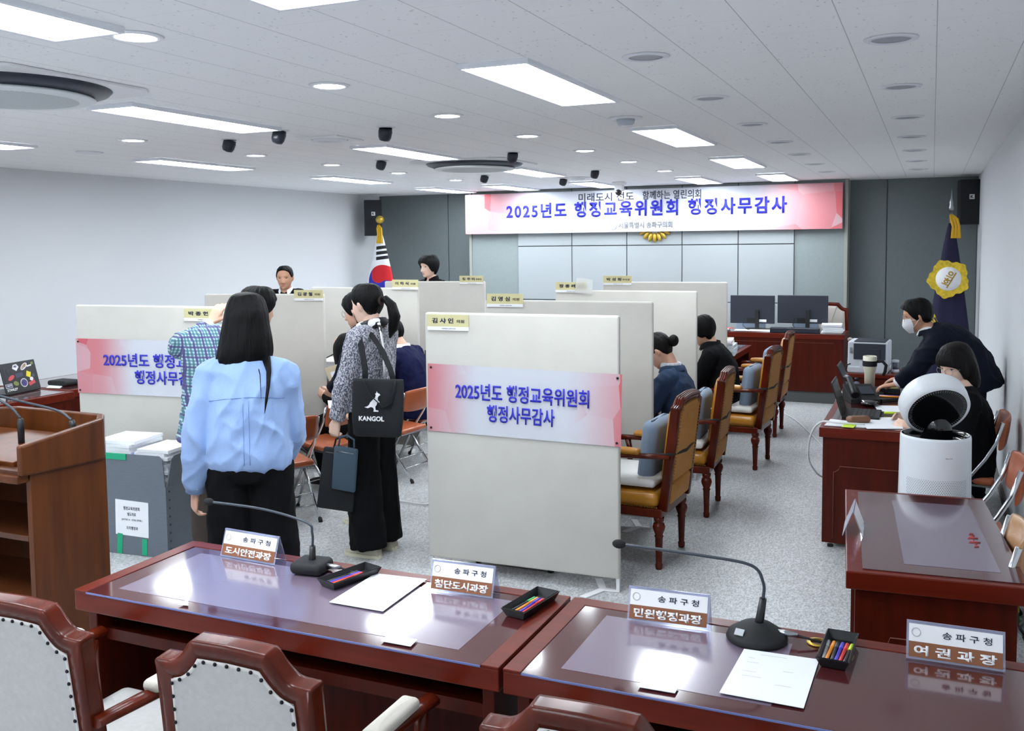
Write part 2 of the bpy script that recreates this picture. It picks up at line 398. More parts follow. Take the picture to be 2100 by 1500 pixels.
# round ceiling cassettes
def cassette():
    t = thing('air_conditioner', '', 'air conditioner', (0, 0, ZC), 0, 'round cassette air conditioners in the ceiling')
    n = 48
    sq = []; ci = []
    for j in range(n):
        a = 2 * math.pi * j / n; c_, s_ = math.cos(a), math.sin(a); k = 0.475 / max(abs(c_), abs(s_)); k = min(k, 0.60)
        sq.append((k * c_, k * s_)); ci.append((.445 * c_, .445 * s_))
    MB().ringprism(sq, ci, -0.014, -0.001).build('bezel', WHITE_METAL, t, bevel=0.003)
    MB().lathe([(.435, -.002), (.445, -.013), (.43, -.03), (.37, -.05), (.30, -.055)], 48, cap=False).build('air_outlet', mat('dark_slot', (34, 42, 58), 0.35), t)
    mg = mat('grille', (206, 212, 214), 0.6)
    q = NB(mg); ov, ox, oy, oz = q.obj()
    st = q.math('GREATER_THAN', q.math('MODULO', q.math('ADD', ox, 5.0), 0.012), 0.006)
    rr = q.math('LESS_THAN', q.math('SQRT', q.math('ADD', q.math('POWER', ox, 2.0), q.math('POWER', oy, 2.0))), 0.30)
    q.l(q.mix(q.math('MULTIPLY', st, rr), rgb(224, 228, 230), rgb(150, 158, 160)), q.b.inputs['Base Color'])
    MB().lathe([(.30, -.035), (.365, -.052), (.375, -.06), (.36, -.066), (.2, -.076), (.001, -.078)], 48).build('grille', mg, t)
    return t
c0 = cassette(); c0.location = (-3.85, 3.1, ZC); c0['label'] = 'large round ceiling air conditioner cut by the left edge, white perforated grille'
dup(c0, (-3.86, 7.96, ZC), 0, 'farther round ceiling air conditioner with dark slot, in the middle of the room')
# eyeball spotlights
def spot():
    t = thing('ceiling_spotlight', '', 'spotlight', (0, 0, ZC), 0, 'small black spotlights hanging from the ceiling')
    MB().lathe([(.075, -.001), (.07, -.006), (.05, -.007), (.05, -.001)], 24).build('trim_ring', LAMPF, t)
    R = Matrix.Rotation(math.radians(18), 4, 'Y')
    MB().lathe([(.05, .0), (.056, -.03), (.052, -.075), (.04, -.1), (.001, -.108)], 24, M=Matrix.Translation((0, 0, -.005)) @ R).build('head', mat('spot_black', (30, 36, 46), 0.35), t)
    return t
s0 = spot()
for i, (x, y, lb, rz) in enumerate([(-3.86, 5.1, 'touching the end of the long light by the nearer air conditioner', 1.2), (-4.48, 5.36, 'alone left of the white square ceiling vent', 0.4),
        (-3.18, 5.28, 'right of the white square ceiling vent', -0.6), (-4.44, 7.3, 'left of the farther round air conditioner', 0.3), (-3.14, 7.2, 'hanging against the right edge of the farther round air conditioner', -0.5),
        (-4.44, 9.42, 'between the farther air conditioner and the banner left end', 0.2), (-3.18, 9.4, 'hanging above the banner line right of the far ceiling lights', -0.4), (-3.9, 10.4, 'by the far round ceiling vent over the banner', 0.1)]):
    o = s0 if i == 0 else dup(s0, (0, 0, 0), 0, '')
    o.location = (x, y, ZC); o.rotation_euler.z = rz; o.scale = (.8, .8, .8); o['label'] = 'black spotlight ' + lb
t = thing('ceiling_vent', 'white square ceiling vent with round louvre between the black spotlights', 'vent', (-3.85, 5.64, ZC))
n = 40; sq = []; ci = []
for j in range(n):
    a = 2 * math.pi * j / n; c_, s_ = math.cos(a), math.sin(a); k = 0.17 / max(abs(c_), abs(s_)); sq.append((k * c_, k * s_)); ci.append((.13 * c_, .13 * s_))
MB().ringprism(sq, ci, -0.01, -0.001).build('frame', WHITE_METAL, t)
MB().lathe([(.12, -.004), (.11, -.02), (.085, -.022), (.08, -.006)], 32, cap=False).lathe([(.001, -.014), (.06, -.012), (.062, -.004)], 32).build('louvre', LAMPF, t)
t = thing('ceiling_vent', 'round white ceiling vent at the far end beside a black spotlight', 'vent', (-3.72, 10.35, ZC))
MB().lathe([(.16, -.001), (.155, -.01), (.1, -.012)], 32).build('frame', WHITE_METAL, t); MB().lathe([(.09, -.011), (.08, -.026), (.001, -.03)], 32).build('louvre', LAMPF, t)
t = thing('ceiling_speaker', 'flush round cover in the ceiling over the left row', 'speaker', (-6.0, 5.54, ZC))
MB().lathe([(.1, -.001), (.098, -.008), (.09, -.009)], 32).build('rim', LAMPF, t); MB().lathe([(.088, -.008), (.001, -.0085)], 32).build('mesh_cover', mat('speaker_mesh', (206, 208, 212), 0.7), t)
t = thing('smoke_detector', 'white dome smoke sensor on a wide base near the large overhead light', 'smoke sensor', (-1.69, 5.56, ZC))
MB().lathe([(.10, -.001), (.1, -.006), (.07, -.012)], 32).build('base', LAMPF, t)
MB().lathe([(.055, -.012), (.052, -.032), (.04, -.046), (.001, -.05)], 32).build('dome', mat('frosted_dome', (190, 198, 208), 0.25), t)
# small white camera in front of the banner
pc = at_y(1270, 395, 11.4)
t = thing('surveillance_camera', 'small white ceiling camera with black lens in front of the long banner', 'camera', (pc.x, pc.y, ZC))
MB().box((0, 0, -.02), (.15, .12, .038)).box((0, 0, -.075), (.10, .09, .075)).build('housing', WHITE_METAL, t, bevel=0.008)
MB().ell((0, -.03, -.13), (.04, .04, .04)).build('lens', BLACKG, t)

# ------------------------------------------------------------------ banners
def banner_mat(name, half, zoff=0.0, edge0=0.45, edge1=0.98, sc=3.2):
    m = mat(name, (245, 246, 250), 0.5); q = NB(m); ov, ox, oy, oz = q.obj()
    u = q.math('DIVIDE', q.math('ABSOLUTE', ox), half)
    mp = q.n('ShaderNodeMapping'); mp.inputs['Location'].default_value = (0.37, 0, 0.2); mp.inputs['Scale'].default_value = (1, 0.0, 1.0); q.l(ov, mp.inputs[0])
    vo = q.n('ShaderNodeTexVoronoi'); vo.inputs['Scale'].default_value = sc; vo.inputs['Randomness'].default_value = 0.55; q.l(mp.outputs[0], vo.inputs['Vector'])
    sp = q.n('ShaderNodeSeparateXYZ'); q.l(vo.outputs['Color'], sp.inputs[0])
    g = q.n('ShaderNodeMapRange'); g.interpolation_type = 'SMOOTHSTEP'; g.inputs['From Min'].default_value = edge0; g.inputs['From Max'].default_value = edge1; q.l(u, g.inputs['Value'])
    f = q.math('MULTIPLY', g.outputs[0], q.math('ADD', q.math('MULTIPLY', sp.outputs[0], 0.7), 0.5))
    q.l(q.mix(f, rgb(210, 213, 221), rgb(208, 98, 106)), q.b.inputs['Base Color']); return m
def cloth_sheet(w, h, nx=40, nz=14, wave=0.006, thick=0.0015, seed=0, corner=0.0):
    mb = MB(); P = []
    for side in (0, 1):
        for j in range(nz + 1):
            for i in range(nx + 1):
                x = -w / 2 + w * i / nx; z = -h / 2 + h * j / nz
                y = wave * mnoise.noise(Vector((x * 2.1 + seed, z * 3.0, seed))) + corner * max(0, abs(x) / (w / 2) - 0.75) * math.sin(z * 22 + x * 9)
                P.append((x, y + (thick if side else -thick), z))
    k = (nx + 1) * (nz + 1); fs = []
    for j in range(nz):
        for i in range(nx):
            a = j * (nx + 1) + i; fs.append((a, a + 1, a + nx + 2, a + nx + 1)); fs.append((k + a, k + a + nx + 1, k + a + nx + 2, k + a + 1))
    mb.add(P, fs, True); return mb
YBN = 12.33
bl, br_ = at_y(952, 402, YBN), at_y(1730, 372, YBN); bl2, br2 = at_y(957, 481, YBN), at_y(1726, 469, YBN)
bw = (br_.x - bl.x + br2.x - bl2.x) / 2; bz1 = (bl.z + br_.z) / 2; bz0 = (bl2.z + br2.z) / 2; bh = bz1 - bz0; bcx = (bl.x + br_.x + bl2.x + br2.x) / 4
t = thing('banner', 'long white and pink banner with blue lettering hung high across the back wall', 'banner', (bcx, YBN, (bz0 + bz1) / 2))
cloth_sheet(bw, bh, 80, 10, 0.005).build('cloth', banner_mat('banner_long_print', bw / 2, 0, 0.5, 0.92, 2.4), t)
def bpt(x, y): p = at_y(x, y, YBN); return Vector((p.x - bcx, -0.0085, p.z - (bz0 + bz1) / 2))
def btext(s, x0, y0, x1, y1, hpx, m, bold, spacing=1.0, nm='lettering'):
    a, b_ = bpt(x0, y0), bpt(x1, y1); hh = hpx * (bz1 - bz0) / 88.0
    return text_mesh(nm, s, m, t, (a + b_) / 2, w=abs(b_.x - a.x), h=hh, bold=bold, spacing=spacing)
btext('2025년도 행정교육위원회 행정사무감사', 1039, 435, 1614, 418, 33, BLUEINK, 0.028, 1.25)
btext('미래도시 선도', 1187, 406, 1300, 402, 18, INK, 0.008)
btext('함께하는 열린의회', 1318, 401, 1438, 397, 18, INK, 0.008)
btext('서울특별시 송파구의회', 1269, 463, 1379, 460, 13, INKG, 0.004)
cp = bpt(1257, 463)
MB().lathe([(.055, 0), (.055, .002), (.047, .002), (.047, 0)], 32, M=Matrix.Translation(cp) @ Matrix.Rotation(math.pi / 2, 4, 'X'), cap=False).lathe([(.03, 0), (.03, .002), (.026, .002), (.026, 0)], 24, M=Matrix.Translation(cp) @ Matrix.Rotation(math.pi / 2, 4, 'X'), cap=False).build('emblem', mat('pale_ink', (190, 192, 196), 0.7), t)
# gilt assembly emblem on the wall, its lower edge showing under the banner
ec = at_y(1343, 458, YP - 0.03)
t = thing('wall_emblem', 'gilt scalloped emblem on the white wall, mostly hidden by the long banner', 'emblem', (ec.x, YP - 0.02, ec.z))
mb = MB(); Rv = Matrix.Rotation(math.pi / 2, 4, 'X')
for j in range(20):
    a = 2 * math.pi * j / 20; r = .19
    mb.ell((r * math.cos(a), -.02, r * math.sin(a)), (.065, .02, .028), 10, 6, Matrix.Rotation(-a, 3, 'Y'))
mb.build('petals', GOLD, t)
MB().lathe([(.15, .0), (.15, .02), (.001, .025)], 32, M=Rv).build('disc', mat('emblem_disc', (210, 205, 190), 0.4), t)

# ------------------------------------------------------------------ wall loudspeakers
def wall_speaker(x, y, z, rz, lb):
    t = thing('loudspeaker', lb, 'loudspeaker', (x, y, z), rz, 'black wall loudspeakers')
    MB().prism([(-.13, -.12), (.13, -.12), (.09, .12), (-.09, .12)], -.26, .26).build('cabinet', BLACK, t, bevel=0.006)
    MB().box((0, -.124, 0), (.245, .01, .5)).build('grille', mat('speaker_grille', (30, 33, 38), 0.8, bump=0.4, bscale=500), t, bevel=0.003)
    MB().box((0, -.131, .06), (.055, .004, .055)).build('badge', WHITE_METAL, t, bevel=0.001)
    text_mesh('badge_mark', 'K', BLACK, t.children[-1], (0, -.134, .06), h=.036, bold=0.05)
    MB().box((0, .225, 0), (.05, .23, .06)).build('bracket', BLACKM, t)
    return t
ps = at_y(1990, 415, 12.42); wall_speaker(ps.x - .02, 12.42, ps.z, 0.25, 'black loudspeaker high in the right corner above the dark flag')
ps = at_y(766, 447, 12.0); wall_speaker(XL + .24, 12.1, ps.z, 0.75, 'black loudspeaker high in the left corner above the white flag')
# ------------------------------------------------------------------ long tables in front
TZ = 0.73
GLASSTOP = mat('glass_top_over_wood', (78, 30, 32), 0.12, var=0.12, vscale=3, stretch=(1.5, 16, 16), coat=1.0, spec=0.6)
PAD = mat('desk_pad', (120, 104, 122), 0.2, coat=1.0, spec=0.6)
GEDGE = mat('glass_edge', (110, 120, 176), 0.2)
def long_table(x0, x1, y0, y1, label, pads, knee=True):
    cx, cy, w, d = (x0 + x1) / 2, (y0 + y1) / 2, x1 - x0, y1 - y0
    t = thing('conference_table', label, 'table', (cx, cy, 0))
    mb = MB(); mb.box((0, 0, TZ - .035), (w, d, .062))
    mb.build('top_slab', WOODH, t, bevel=0.004)
    b = .052
    mb = MB(); mb.box((-w / 2 + b / 2, 0, TZ - .001), (b, d, .008)).box((w / 2 - b / 2, 0, TZ - .001), (b, d, .008)).box((0, d / 2 - b / 2, TZ - .001), (w - 2 * b, b, .008))
    mb.build('top_border', WOODH, t, bevel=0.002)
    g = MB().box((0, -b / 2 - .001, TZ - .002), (w - 2 * b - .003, d - b - .002, .006)).build('glass_sheet', GLASSTOP, t)
    MB().box((0, -d / 2 - .001, TZ - .002), (w - 2 * b - .003, .003, .005)).build('glass_edge', GEDGE, t)
    for (a, c_) in pads:
        MB().box(((a + c_) / 2 - cx, -.02, TZ + .0013), (c_ - a, d * .70, .0008)).build('desk_pad', PAD, t)
    mb = MB(); mb.box((-w / 2 + .045, 0, (TZ - .066) / 2), (.035, d - .06, TZ - .066)); mb.build('side_panel', WOOD, t, bevel=.003)
    MB().box((w / 2 - .045, 0, (TZ - .066) / 2), (.035, d - .06, TZ - .066)).build('side_panel', WOOD, t, bevel=.003)
    MB().box((0, d / 2 - .09, (TZ - .07) / 2 + .03), (w - .13, .02, TZ - .13)).build('modesty_panel', WOOD, t)
    MB().box((0, -.03, TZ - .17), (w - .13, d - .2, .018)).box((0, -d / 2 + .075, TZ - .16), (w - .13, .02, .04)).build('under_shelf', WOOD, t, bevel=.002)
    return t
P = [at_z(170, 1205, TZ), at_z(1022, 1384, TZ), at_z(1165, 1222, TZ), at_z(390, 1112, TZ)]
T1 = ((P[0].x + P[3].x) / 2, (P[1].x + P[2].x) / 2, (P[0].y + P[1].y) / 2, (P[2].y + P[3].y) / 2)
long_table(*T1, 'dark red conference table with glass top, left one of the front pair', [(T1[0] + .13, T1[1] - .15)])
T2 = (T1[1] + .012, XR - .03, T1[2], T1[3])
long_table(*T2, 'dark red conference table with glass top, right one of the front pair', [(T2[0] + .14, T2[0] + .68)])

# desk name stands
ACRY = mat('clear_acrylic', (225, 230, 250), 0.05, trans=0.75, ior=1.3)
def name_stand(l, r, top, bottom_txt, label, two=True):
    # l, r: pixels of the lower front corners
    a, b = at_z(*l, TZ + .006), at_z(*r, TZ + .006)
    c = (a + b) / 2; w = (b - a).length; rz = math.atan2(b.y - a.y, b.x - a.x)
    h = top
    t = thing('name_stand', label, 'name plate', (c.x, c.y, TZ + .004), rz, 'desk name stands')
    sl = math.atan2(.03, h); R = Euler((math.pi / 2 - sl, 0, 0)).to_matrix()     # leaning front face
    def face(dz0, dz1, off, mm, nm, ww):
        M = Matrix.Translation((0, 0, 0)) @ R.to_4x4()
        mb = MB(); mb.T = M; mb.box((0, (dz0 + dz1) / 2, off), (ww, dz1 - dz0, .0012)); return mb.build(nm, mm, t)
    L = h / math.cos(sl)
    mb = MB(); mb.T = R.to_4x4(); mb.box((0, L / 2, .0), (w, L, .002))
    mb.T = Matrix.Translation((0, .062, 0)) @ Euler((math.pi / 2 + sl, 0, 0)).to_matrix().to_4x4(); mb.box((0, L / 2, 0), (w, L, .002))
    mb.T = Matrix(); mb.box((0, .031, h), (w, .006, .003))
    mb.build('acrylic_holder', ACRY, t)
    face(L * .47, L - .006, .0018, WHITEP, 'white_card', w - .012)
    bc = face(.006, L * .47, .0018, BROWNCARD, 'brown_card', w - .012)
    def tx(s, x, v, ww, hh, m, bold):
        M = R @ Vector((x, v, .003)); return text_mesh('lettering', s, m, t, M, w=ww, h=hh, rot=R, bold=bold)
    tx('송 파 구 청', w * .12, L * .72, w * .50, L * .19, INK, 0.012)
    tx(bottom_txt, 0, L * .25, w * .84, L * .27, WHITEP, 0.035)
    MB().lathe([(L * .12, 0), (L * .12, .001), (L * .1, .001), (L * .1, 0)], 24, M=Matrix.Translation(R @ Vector((-w * .4, L * .72, .0026))) @ R.to_4x4(), cap=False).build('emblem', MATS['pale_ink'], t)
    return t
name_stand((452, 1139), (563, 1159), .092, '도시안전과장', 'white and brown name stand at the left end of the left front table')
name_stand((880, 1209), (1010, 1227), .092, '첨단도시과장', 'white and brown name stand near the right end of the left table')
name_stand((1286, 1270), (1453, 1292), .092, '민원행정과장', 'white and brown name stand beside the right-hand round-based microphone')
name_stand((1858, 1348), (2062, 1378), .092, '여 권 과 장', 'white and brown name stand with widely spaced letters, on the right front table')

# gooseneck table microphones
FOAM = mat('mic_foam', (26, 27, 30), 0.9, bump=0.4, bscale=400)
NECK = mat('mic_neck', (52, 60, 70), 0.35)
def table_mic(base, neck_top, elbow, mid, head, label, square):
    bpos = at_z(*base, TZ + .004)
    t = thing('table_microphone', label, 'microphone', (bpos.x, bpos.y, TZ + .003), 0.12, 'gooseneck table microphones')
    def loc(px, py, dy=0.0):
        p = at_y(px, py, bpos.y + dy); return Matrix.Rotation(-.12, 4, 'Z') @ (p - Vector((bpos.x, bpos.y, TZ + .003)))
    nt_, el, mi, he = loc(*neck_top), loc(*elbow), loc(*mid), loc(*head)
    if square:
        MB().rbox((0, 0, .022), (.12, .11, .042), .018, 3).build('base', BLACKM, t)
    else:
        MB().lathe([(.001, 0), (.082, 0), (.085, .006), (.078, .02), (.045, .042), (.02, .05), (.001, .05)], 40).build('base', BLACKM, t)
        MB().box((-.045, -.05, .034), (.025, .003, .02), rot=Euler((-.9, 0, -.3)).to_matrix()).build('base_label', MATS['pale_ink'], t)
    MB().tube([(0, 0, .03), (nt_.x * .5, 0, nt_.z * .5), nt_], [.0125, .012, .010], 12).build('stem', BLACK, t)
    pts = []
    import itertools
    ctrl = [nt_, nt_ + Vector((0, 0, .045)), el, mi, he]
    for i in range(len(ctrl) - 1):                        # smooth curve through the control points
        p0 = ctrl[max(i - 1, 0)]; p1 = ctrl[i]; p2 = ctrl[i + 1]; p3 = ctrl[min(i + 2, len(ctrl) - 1)]
        for k in range(8):
            u = k / 8
            pts.append(0.5 * ((2 * p1) + (p2 - p0) * u + (2 * p0 - 5 * p1 + 4 * p2 - p3) * u * u + (3 * p1 - p0 - 3 * p2 + p3) * u ** 3))
    pts.append(ctrl[-1])
    MB().tube(pts, .0045, 8).build('gooseneck', NECK, t)
    d = (pts[-1] - pts[-4]).normalized()
    q_ = Vector((0, 0, 1)).rotation_difference(d).to_matrix()
    MB().ell(he + d * .008, (.0135, .0135, .021), 16, 10, q_).build('foam_head', FOAM, t)
    MB().tube([(.055, 0, .025), (.085, .0, .024), (.11, 0, .022)], [.009, .009, .006], 10).build('plug', STEEL, t)
    MB().tube([(.11, 0, .022), (.15, -.002, .014), (.19, .004, .004), (.2, .01, .001)], .0035, 8).build('cable', BLACKM, t)
    return t
table_mic((640, 1172), (641, 1120), (628, 1072), (540, 1045), (432, 1030), 'gooseneck microphone with square base on the left front table', True)
table_mic((1552, 1310), (1565, 1228), (1540, 1160), (1440, 1140), (1275, 1117), 'gooseneck microphone with round base on the right front table', False)
gp = at_z(1677, 1318, TZ + .004)
tag(MB().lathe([(.02, 0), (.024, .003), (.024, .0), (.03, .0), (.03, .003), (.02, .004)], 24, cap=False).build('cable_grommet', GOLD, loc=(gp.x, gp.y, TZ + .003)), 'brass rimmed cable hole in the right front table near the pen tray', 'grommet')

# pen trays with pens
PENC = {n: mat('pen_' + n, c, 0.3) for n, c in dict(red=(215, 40, 36), blue=(70, 60, 200), orange=(245, 150, 30), green=(30, 175, 95), lime=(205, 235, 50), black=(30, 30, 34), clear=(150, 155, 160)).items()}
def pen_tray(c, rz, where, pens, L=.21, Wd=.085):
    p = at_z(*c, TZ + .004)
    lab = 'black pen tray ' + where
    t = thing('pen_tray', lab, 'tray', (p.x, p.y, TZ + .003), rz, 'black pen trays')
    mb = MB()
    o = [(-Wd / 2, -L / 2), (Wd / 2, -L / 2), (Wd / 2, L / 2), (-Wd / 2, L / 2)]
    sc = lambda k, z: [Vector((x * k if 0 else x - math.copysign(k, x), y - math.copysign(k, y), z)) for x, y in o]
    rings = [sc(.012, 0), sc(.0, .026), sc(-.004, .026), sc(-.004, .028), sc(.003, .028), sc(.014, .004)]
    mb.loft(rings, True, False); mb.build('tray', BLACK, t, bevel=.0015)
    n = len(pens)
    for i, (cn, capc) in enumerate(pens):
        x = (i - (n - 1) / 2) * .0115
        ln = .138
        pn = thing('pen', '%s pen lying in the black tray %s' % ({'lime': 'lime green', 'clear': 'clear grey'}.get(cn, cn) if capc is None else '%s-capped dark' % capc, where), 'pen', (0, 0, 0), 0, 'pens in the trays')
        R = Matrix.Translation((p.x, p.y, TZ + .003)) @ Matrix.Rotation(rz, 4, 'Z') @ Matrix.Translation((x, -.02, .0125)) @ Matrix.Rotation(math.radians(random.uniform(-3, 3)), 4, 'Z')
        pn.matrix_world = R
        Ry = Matrix.Rotation(-math.pi / 2, 4, 'X')
        MB().lathe([(.0012, -ln / 2 - .008), (.0045, -ln / 2 + .006), (.0052, -ln / 2 + .012), (.0052, ln / 2 - .04)], 10, M=Ry).build('barrel', PENC[cn], pn)
        MB().lathe([(.0056, ln / 2 - .045), (.006, ln / 2 - .04), (.0058, ln / 2 - .004), (.004, ln / 2)], 10, M=Ry).build('cap', PENC[capc or cn], pn)
    return t
random.seed(4)
pen_tray((718, 1190), -.28, 'beside the square-based microphone', [('black', None), ('blue', None), ('red', None), ('orange', 'lime')])
pen_tray((1089, 1246), -.16, 'at the left front table end', [('black', 'green'), ('orange', None), ('blue', None), ('red', None)])
pen_tray((1718, 1342), -.05, 'by the brass cable hole', [('clear', None), ('orange', None), ('black', None), ('blue', None), ('red', None), ('black', 'lime')])

# sheets of paper on the front tables
def sheet(corners, z, label, lines=True, name='paper_sheet'):
    P = [at_z(x, y, z) for x, y in corners]; c = sum(P, Vector()) / 4
    mb = MB(); a = [p - c for p in P]
    up = Vector((0, 0, .0012))
    mb.add([*a, *[p + up for p in a]], [(0, 3, 2, 1), (4, 5, 6, 7), (0, 1, 5, 4), (1, 2, 6, 5), (2, 3, 7, 6), (3, 0, 4, 7)])
    n_ = Vector((0, 0, 1)); 
    o = mb.build(name, PAPER, loc=(c.x, c.y, z)); tag(o, label, 'paper')
    if lines:
        ex = (a[1] - a[0]); ey = (a[3] - a[0])
        for r, (u0, u1) in enumerate([(.25, .6), (.12, .2), (.12, .28), (.62, .75), (.12, .3), (.15, .4), (.6, .8)]):
            v = .08 + r * .1
            q0 = a[0] + ex * u0 + ey * v; q1 = a[0] + ex * u1 + ey * v; dv = ey.normalized() * .0022
            MB().add([q0 + up * 1.3, q0 + dv + up * 1.3, q1 + dv + up * 1.3, q1 + up * 1.3], [(0, 1, 2, 3)]).build('printed_line', mat('faint_ink', (196, 196, 200), 0.8), o)
    return o
sheet([(770, 1177), (876, 1189), (785, 1255), (675, 1236)], TZ + .006, 'blank white sheet on the left front table beside a pen tray')
sheet([(1526, 1332), (1680, 1354), (1648, 1454), (1475, 1422)], TZ + .006, 'white printed sheet on the right front table below the round microphone base')
def label_card(corners, lb): return sheet(corners, TZ + .006, lb, False, 'white_card')
label_card([(795, 1303), (856, 1313), (842, 1327), (781, 1316)], 'small blank white card at the front edge of the left table')
label_card([(1316, 1396), (1392, 1409), (1384, 1423), (1308, 1410)], 'small blank white card at the front edge of the right table')
label_card([(384, 1231), (386, 1231), (386, 1243), (366, 1241)], 'small folded white paper corner on the left table edge near the dark chairs')

# ------------------------------------------------------------------ armchairs
def smooth_poly(pts, k=6):
    out = []
    n = len(pts)
    for i in range(n - 1):
        p0 = Vector(pts[max(i - 1, 0)]); p1 = Vector(pts[i]); p2 = Vector(pts[i + 1]); p3 = Vector(pts[min(i + 2, n - 1)])
        for j in range(k):
            u = j / k
            v = 0.5 * ((2 * p1) + (p2 - p0) * u + (2 * p0 - 5 * p1 + 4 * p2 - p3) * u * u + (3 * p1 - p0 - 3 * p2 + p3) * u ** 3)
            out.append((v.x, v.y))
    out.append(tuple(pts[-1])); return out
GREYFAB = mat('grey_linen', (186, 184, 182), 0.9, var=0.05, vscale=60, bump=0.25, bscale=350, sheen=0.2)
WELT = mat('pale_welt', (210, 206, 202), 0.85)
CREAM = mat('cream_fabric', (196, 190, 180), 0.9, bump=0.2, bscale=300)
MUSTARD = mat('mustard_leather', (182, 122, 34), 0.3, var=0.12, vscale=7, bump=0.12, bscale=60, coat=0.15)
MUSTARDB = mat('mustard_cloth_back', (176, 118, 40), 0.6, var=0.08, vscale=30, bump=0.15, bscale=300)
NAILB = mat('nail_black', (22, 22, 26), 0.4, metal=0.5)
NAILG = mat('nail_brass', (150, 120, 60), 0.3, metal=0.9)
def armchair(label, fabric, fabric_back, armfab, nailmat, crest, top, w, group, tilt=0.10, grooves=False, lathe_legs=True, seat_z=.43, nails=64):
    """faces +Y; the back stands at -Y"""
    t = thing('armchair', label, 'chair', (0, 0, 0), 0, group)
    hw = w / 2; yb = -.23
    B = Matrix.Translation((0, yb, seat_z - .09)) @ Matrix.Rotation(tilt, 4, 'X')     # back plane: local x, z up; y thickness
    Mb = B @ Matrix.Rotation(math.pi / 2, 4, 'X')        # polygons drawn in (x, height), extruded along -Y..
    H = top - (seat_z - .09)
    half = [(x, H + dz) for x, dz in crest]              # from the shoulder to the centre
    rightside = [(hw, 0.0), (hw, H * .5)] + smooth_poly(half, 6)
    outer = rightside + [(-x, y) for x, y in reversed(rightside)][0 if rightside[-1][0] > 1e-6 else 1:]
    cx_, cy_ = 0, H * .52; fr = .042
    inner = []
    n = len(outer)
    for i in range(n):                                    # offset the outline inwards
        p0 = Vector(outer[i - 1] if i else (outer[0][0], -1)); p1 = Vector(outer[i]); p2 = Vector(outer[(i + 1) % n] if i < n - 1 else (outer[-1][0], -1))
        d = (p2 - p0).normalized(); nn = Vector((-d.y, d.x)); inner.append((p1.x + nn.x * fr, p1.y + nn.y * fr))
    inner[0] = (hw - fr, .0); inner[-1] = (-hw + fr, .0)
    def dseg(p, a, b):
        p, a, b = Vector(p), Vector(a), Vector(b); ab = b - a; u_ = max(0, min(1, (p - a).dot(ab) / max(ab.length_squared, 1e-12))); return (p - a - ab * u_).length
    good = [min(dseg(q_, outer[k_], outer[k_ + 1]) for k_ in range(n - 1)) > fr * .94 for q_ in inner]; good[0] = good[-1] = True
    inner = [inner[i] if good[i] else inner[min((k_ for k_ in range(n) if good[k_]), key=lambda k_: abs(k_ - i))] for i in range(n)]   # no loops where the outline turns sharply
    mb = MB(); o3 = [Vector((x, y)) for x, y in outer]
    rings = []
    for (a, d) in ((0, -.016), (.006, -.024), (.5, -.026), (.994, -.024), (1, -.016), (1, .016), (.994, .024), (.5, .026), (.006, .024), (0, .016)):
        rings.append([Mb @ Vector((outer[i][0] * (1 - a) + inner[i][0] * a, outer[i][1] * (1 - a) + inner[i][1] * a, d)) for i in range(n)])
    rings.append(rings[0]); mb.loft(rings, False, True, close=False)
    mb.add([r[0] for r in rings[:-1]], [tuple(range(len(rings) - 1))]); mb.add([r[-1] for r in rings[:-1]], [tuple(range(len(rings) - 2, -1, -1))])
    bf = mb.build('back_frame', CHAIRWOOD, t)
    if grooves:
        m2 = MB()
        for dd in (-.012, 0, .012):
            pts = [Mb @ Vector((x, y + .002, dd)) for x, y in outer if y > H * .8]
            m2.tube(pts, .0035, 6)
        m2.build('crest_moulding', CHAIRWOOD, bf)
    # upholstery, puffed on both faces
    def pad(z0, z1, nm, m, sign, puff, y_lo):
        mb = MB(); ins = [(x, y) for x, y in inner if y > y_lo + .02]; ins = [(hw - fr, y_lo)] + ins + [(-hw + fr, y_lo)]
        c = Vector((0, (H + y_lo) / 2 - .02)); prev = None
        for k, hgt in (((1.0, 0), (.985, .7), (.96, 1.0)) if sign > 0 else ((1.0, 0), (.97, .5), (.88, .8), (.6, .95), (.25, 1.0))):
            ring = [Mb @ Vector((c.x + (x - c.x) * k, c.y + (y - c.y) * k, sign * (z0 + puff * hgt))) for x, y in ins]
            if prev: mb.loft([prev, ring], False, True, flip=sign < 0)
            prev = ring
        mb.add(prev, [tuple(range(len(prev))) if sign > 0 else tuple(range(len(prev) - 1, -1, -1))]); return mb.build(nm, m, t), ins
    ylo = .16 if grooves else .12
    pad(.010, 0, 'back_cushion', fabric, -1, .05, ylo)
    bp_, ins = pad(.017, 0, 'rear_upholstery', fabric_back, 1, .010, ylo)
    # border welt and nail heads on the rear face
    ins = [q_ for i, q_ in enumerate(ins) if i == 0 or (Vector(q_) - Vector(ins[i - 1])).length > .002]
    L = [Mb @ Vector((x * .985, y * 1.0 - .004, .0255)) for x, y in ins]
    if not grooves: MB().tube(L + [L[0]], .0055, 6, flat=.5).build('welt', WELT, bp_)
    tot = sum((L[i + 1] - L[i]).length for i in range(len(L) - 1)); step = tot / nails; mb = MB(); acc = 0.0
    nrm = (Mb.to_3x3() @ Vector((0, 0, 1))); qn = Vector((0, 0, 1)).rotation_difference(nrm).to_matrix()
    rad = .0052 if not grooves else .004
    for i in range(len(L) - 1):
        seg = (L[i + 1] - L[i]); l = seg.length
        while acc < l:
            mb.ell(L[i] + seg * (acc / l) + nrm * .004, (rad, rad, .004), 8, 4, qn); acc += step
        acc -= l
    mb.build('nail_heads', nailmat, bp_)
